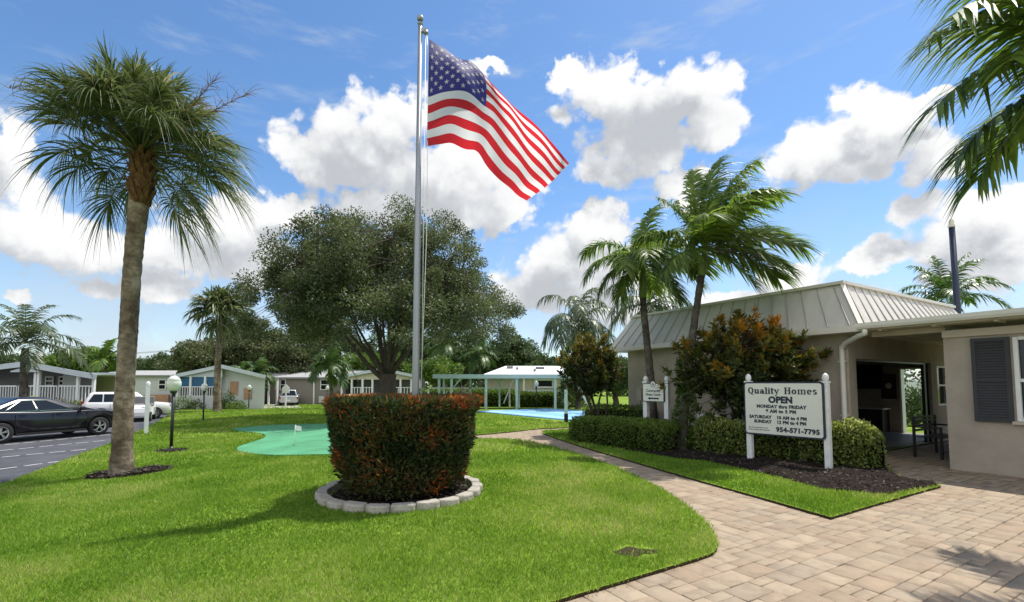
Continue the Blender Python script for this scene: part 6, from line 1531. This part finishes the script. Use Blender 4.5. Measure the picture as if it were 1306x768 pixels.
# ------------------------------------------------------------------ vehicles, x forward, y left, z up
def vehicle(name, label, cat, right_front, right_rear_dir, P, paint, group='parked vehicles'):
    """right_front: ground point of the right front wheel; heading given"""
    hd = Vector(right_rear_dir).normalized(); ang = math.atan2(hd.y, hd.x); left = Vector((-hd.y, hd.x, 0))
    org = Vector(right_front) - hd * P['axf'] + left * (P['W'] / 2); org.z = T(org.x, org.y) - .01
    root = thing(name, label, cat, org, ang, group); W2 = P['W'] / 2; wr = P['wr']
    rings = []
    for x, zb, zt, hw in P['st']:
        m_ = zb + (zt - zb) * .5; c = P.get('crown', .03)
        half = [(0, zb), (hw * .80, zb), (hw * .95, zb + .07), (hw, m_ - .05), (hw, m_ + .10), (hw * .975, zt - .07), (hw * .93, zt - .015), (hw * .82, zt), (0, zt + c)]
        ring = [(x, -y, z) for y, z in half] + [(x, y, z) for y, z in half[-2:0:-1]]; rings.append([Vector(p) for p in ring])
    mb = MB(); mb.tube_raw(rings, 0, True)
    me = mb.mesh('body', [paint, M['under']]); body = link('body', me, root)
    cut = MB()
    for ax in (P['axf'], P['axr']):
        for s_ in (-1, 1): cut.tube([(ax, s_ * (W2 - .28), wr), (ax, s_ * (W2 + .2), wr)], wr * 1.17, 28, smooth=True)
    cm = cut.mesh('cut', [M['under']]); c_o = link('cut', cm, root)
    bo = body.modifiers.new('b', 'BOOLEAN'); bo.operation = 'DIFFERENCE'; bo.object = c_o; bo.solver = 'EXACT'
    try: bo.material_mode = 'TRANSFER'
    except Exception: pass
    dg = bpy.context.evaluated_depsgraph_get(); nm = bpy.data.meshes.new_from_object(body.evaluated_get(dg)); body.modifiers.clear(); body.data = nm; nm.name = 'body'
    bpy.data.objects.remove(c_o)
    # cabin
    g_ = P['gh']; zb, zt = g_['zb'], g_['zt']; hb, ht = g_['hb'], g_['ht']; xa, xb, xc_, xd = g_['x']
    def cab(s, ins=0, z=None):
        hw = hb + (ht - hb) * s - ins; r0 = xa + (xb - xa) * s + ins; r1 = xd + (xc_ - xd) * s - ins; zz = zb + (zt - .07 - zb) * s if z is None else z
        rr = min(.09, hw * .3); o = []
        for cx, cy, a0 in ((r1 - rr, hw - rr, 0), (r0 + rr, hw - rr, 90), (r0 + rr, -hw + rr, 180), (r1 - rr, -hw + rr, 270)):
            for i in range(4): o.append(Vector((cx + rr * math.cos(R(a0 + 30 * i)), cy + rr * math.sin(R(a0 + 30 * i)), zz)))
        return o
    rg_ = [cab(0, 0, zb - .12)] + [cab(s) for s in (0, .33, .66, 1)] + [cab(1, .07, zt - .02), cab(1, .2, zt)]
    mb = MB(); mb.tube_raw(rg_, 0, True); mb.build('cabin', [paint], root)
    def sx(s, f):  # position between the raked ends
        r0 = xa + (xb - xa) * s; r1 = xd + (xc_ - xd) * s; return r0 + (r1 - r0) * f
    for sd in (-1, 1):
        for f0, f1, k0, k1 in P['win']:
            mb = MB(); lo, hi = .08, .90
            q = []
            for s, f in ((lo, f0), (lo, f1), (hi, f1 + k1), (hi, f0 + k0)): q.append(Vector((sx(s, f), sd * (hb + (ht - hb) * s + .004), zb + (zt - .07 - zb) * s)))
            mb.slab(q, (0, -sd * .012, 0)); mb.build('side_window', [M['glass']], root)
            if P.get('chrome'):
                mb = MB()
                for i in (0, 2): mb.bar(q[i] + Vector((0, sd * .004, 0)), q[i + 1 if i < 3 else 0] + Vector((0, sd * .004, 0)), .014, .018)
                mb.build('window_trim', [M['chrome']], root)
    for nm_, x0, x1, sg_ in (('windscreen', xd, xc_, 1), ('rear_window', xa, xb, -1)):
        mb = MB(); q = []
        for s, k in ((.10, -1), (.10, 1), (.93, 1), (.93, -1)): q.append(Vector((x0 + (x1 - x0) * s + sg_ * .012, k * ((hb + (ht - hb) * s) - .13), zb + (zt - .07 - zb) * s)))
        mb.slab(q, (-sg_ * .014, 0, .0)); mb.build(nm_, [M['glass']], root)
    for ax in (P['axf'], P['axr']):
        for s_ in (-1, 1):
            w_ = thing('wheel', None, None, (ax, s_ * (W2 - .11), wr)); w_.parent = root
            mb = MB(); pr = [(wr * .66, -.10), (wr * .93, -.105), (wr, -.075), (wr, .075), (wr * .93, .105), (wr * .66, .10)]
            rings = [[Vector((r * math.cos(2 * math.pi * k / 28), z, r * math.sin(2 * math.pi * k / 28))) for k in range(28)] for r, z in pr]
            mb.tube_raw(rings + [rings[0]], 0, True, cap=False); mb.build('tyre', [M['tyre']], w_)
            mb = MB(); yy = s_ * .08; R0 = wr * .66
            for k in range(P.get('spokes', 5)):
                t = 2 * math.pi * k / P.get('spokes', 5) + .3
                for dt in (-.13, .13): mb.bar((.03 * math.cos(t), yy, .03 * math.sin(t)), (R0 * .95 * math.cos(t + dt), yy - s_ * .01, R0 * .95 * math.sin(t + dt)), .045, .02)
            ring = [[Vector((r * math.cos(2 * math.pi * k / 28), z * s_, r * math.sin(2 * math.pi * k / 28))) for k in range(28)] for r, z in ((R0 * .90, .06), (R0 * 1.01, .095), (R0 * 1.01, .05), (R0 * .90, .04))]
            mb.tube_raw(ring + [ring[0]], 0, True, cap=False)
            mb.tube([(0, yy - s_ * .02, 0), (0, yy + s_ * .012, 0)], wr * .14, 12)
            mb.tube([(0, -s_ * .06, 0), (0, s_ * .01, 0)], R0 * .93, 24, mat=1); mb.build('rim', [M['rim'], M['under']], w_)
    xf, xr_ = P['st'][-1][0], P['st'][0][0]
    for s_ in (-1, 1):
        mb = MB(); mb.box((P['hl'][0], s_ * P['hl'][2], P['hl'][1]), P['hl'][3]); mb.build('headlight', [M['lamp_clear']], root, bevel=.02)
        mb = MB(); mb.box((P['tl'][0], s_ * P['tl'][2], P['tl'][1]), P['tl'][3]); mb.build('taillight', [M['lamp_red']], root, bevel=.02)
        mb = MB(); mb.box((sx(.05, .86), s_ * (hb + .13), zb + .06), (.10, .20, .13)); mb.build('side_mirror', [paint], root, bevel=.03)
        for xs_ in P.get('seams', ()):
            mb = MB(); mb.bar((xs_, s_ * (W2 + .003), P['st'][3][1] + .14), (xs_ - .02, s_ * (W2 * .985 + .003), P['hz'] + .03), .012, .01); mb.build('door_seam', [M['under']], root)
        for f in P.get('doors', ()):
            mb = MB(); mb.box((f, s_ * (W2 - .0), P['hz']), (.16, .025, .025)); mb.build('door_handle', [paint], root)
    for x, n_ in ((xf, 'number_plate'), (xr_, 'number_plate')):
        if x == xr_: mb = MB(); mb.box((x - .006, 0, P['pz']), (.012, .32, .15)); mb.build(n_, [M['white']], root)
    for x0_, x1_ in P.get('sill', ()):
        for s_ in (-1, 1): mb = MB(); mb.box(((x0_ + x1_) / 2, s_ * (W2 - .03), P['st'][3][1] + .02), (x1_ - x0_, .05, .07)); mb.build('sill_trim', [M['under']], root)
    return root
SED = dict(W=1.86, axf=1.42, axr=-1.38, wr=.335, st=[(-2.44, .42, .82, .62), (-2.36, .32, .99, .80), (-2.1, .26, 1.07, .88), (-1.4, .23, 1.04, .92), (-.5, .2, .99, .93), (.5, .2, .98, .93), (1.1, .2, .98, .93), (1.6, .21, .94, .92), (2.1, .24, .85, .87), (2.36, .28, .74, .78), (2.44, .36, .64, .66)],
           gh=dict(zb=.97, zt=1.46, hb=.84, ht=.63, x=(-1.98, -.95, .02, 1.30)), win=[(.20, .47, .02, -.01), (.49, .80, 0, -.03), (.10, .185, .06, .01)], chrome=True, hl=(2.22, .70, .66, (.22, .30, .13)), tl=(-2.36, .86, .66, (.14, .26, .15)), seams=(-1.02, -.02, 1.0), doors=(-.85, .15), hz=.88, pz=.75, spokes=5, sill=((-1, 1),))
SUV = dict(W=1.85, axf=1.32, axr=-1.30, wr=.345, st=[(-2.2, .42, 1.0, .78), (-2.14, .34, 1.10, .86), (-1.9, .28, 1.12, .91), (-1.3, .26, 1.10, .92), (0, .25, 1.08, .925), (1.0, .25, 1.06, .925), (1.5, .27, 1.03, .91), (2.0, .3, .97, .86), (2.18, .36, .86, .76), (2.24, .44, .72, .66)],
           gh=dict(zb=1.07, zt=1.72, hb=.85, ht=.68, x=(-2.12, -1.85, .42, 1.12)), win=[(.06, .27, .03, 0), (.29, .52, .0, .0), (.54, .84, 0, -.02)], hl=(2.06, .86, .66, (.2, .28, .16)), tl=(-2.13, 1.0, .76, (.12, .16, .34)), seams=(-.85, .1, 1.0), doors=(-.7, .28), hz=.98, pz=.8, spokes=6)
PUP = dict(W=1.98, axf=1.70, axr=-1.65, wr=.39, st=[(-2.75, .5, 1.08, .90), (-2.70, .42, 1.16, .96), (-2.3, .40, 1.18, .98), (-1, .38, 1.18, .99), (.0, .38, 1.17, .99), (1.2, .38, 1.16, .98), (1.8, .38, 1.15, .98), (2.4, .40, 1.12, .97), (2.68, .45, 1.06, .93), (2.74, .5, .95, .90)],
           gh=dict(zb=1.13, zt=1.84, hb=.88, ht=.70, x=(-.85, -.72, .72, 1.35)), win=[(.06, .40, .02, 0), (.43, .84, 0, -.03)], hl=(2.58, .92, .74, (.16, .26, .2)), tl=(-2.70, .95, .88, (.14, .14, .34)), doors=(-.5, .5), hz=1.05, pz=.66, spokes=6)
def wheelpt(px, py): p = G(px, py); return p
sed = vehicle('parked_car', 'glossy black sedan with chrome window trim parked at far left', 'car', G(127, 554.5), (.29, .957, 0), SED, M['black_paint'])
sv_ = vehicle('parked_car', 'silver-white compact sport utility vehicle beyond the black sedan, half behind the tall palm', 'car', Vector((0, 0, 0)), (.8, .6, 0), SUV, M['white_paint'])
sv_.scale = (.86, .86, .86); fw = G(197, 534); hd = Vector((.8, .6, 0)); lf = Vector((-.6, .8, 0)); sv_.location = fw - hd * SUV['axf'] * .86 + lf * SUV['W'] / 2 * .86; sv_.location.z = T(sv_.location.x, sv_.location.y) - .01
gcp = G(174, 538); gc = thing('golf_cart', 'small white golf cart nosing out between the tall palm and the white post', 'golf cart', gcp + Vector((-.55, .9, 0)), math.atan2(-.86, .5))
mb = MB(); mb.tube_raw([[Vector((x, y, z)) for y, z in ((-h_, .28), (h_, .28), (h_, zt_), (-h_, zt_))] for x, h_, zt_ in ((-1.1, .50, .62), (-.9, .56, .72), (-.1, .56, .70), (0, .55, .34), (.55, .55, .34), (.62, .54, .80), (.95, .50, .84), (1.18, .40, .66), (1.24, .34, .46))], 0, False); mb.build('body', [M['white_paint']], gc, bevel=.03)
mb = MB(); mb.box((-.42, 0, .78), (.55, 1.0, .14)); mb.build('seat', [M['house_grey']], gc, bevel=.04); mb = MB(); mb.box((-.72, 0, 1.02), (.12, 1.0, .42)); mb.build('backrest', [M['house_grey']], gc, bevel=.04)
mb = MB(); mb.tube([(.62, .25, .80), (.42, .25, .98)], .02, 8); mb.build('steering_column', [M['under']], gc)
for s_ in (-1, 1): mb = MB(); mb.box((1.1, s_ * .28, .70), (.10, .14, .10)); mb.build('headlight', [M['lamp_clear']], gc, bevel=.02)
for x in (-.78, .82):
    for s_ in (-1, 1):
        w_ = thing('wheel', None, None, (x, s_ * .50, .235)); w_.parent = gc
        mb = MB(); mb.tube([(0, -.09, 0), (0, .09, 0)], .235, 20); mb.build('tyre', [M['tyre']], w_); mb = MB(); mb.tube([(0, -.095, 0), (0, .095, 0)], .13, 16); mb.build('rim', [M['rim']], w_)
def bed(root):
    mb = MB(); mb.box((-1.8, 0, 1.205), (1.66, 1.6, .02)); mb.build('cargo_bed', [M['under']], root)
p2 = G(372, 518.5); pk2 = vehicle('pickup_truck', 'silver pickup parked tail-out on the driveway of the taupe house', 'pickup truck', Vector((-25.9, 57.2, 0)), (-.42, .91, 0), PUP, M['silver_paint']); bed(pk2)
vehicle('parked_car', 'dark vehicle parked under the carport ahead of the silver pickup', 'car', Vector((-31.0, 60.5, 0)), (-.35, .94, 0), SUV, M['dark_paint'])
vehicle('parked_car', 'small white hatchback parked before the screened porch, left of the oak trunk', 'car', Vector((-14.1, 47.2, 0)), (.97, .22, 0), dict(SED, chrome=False), M['white_paint'])
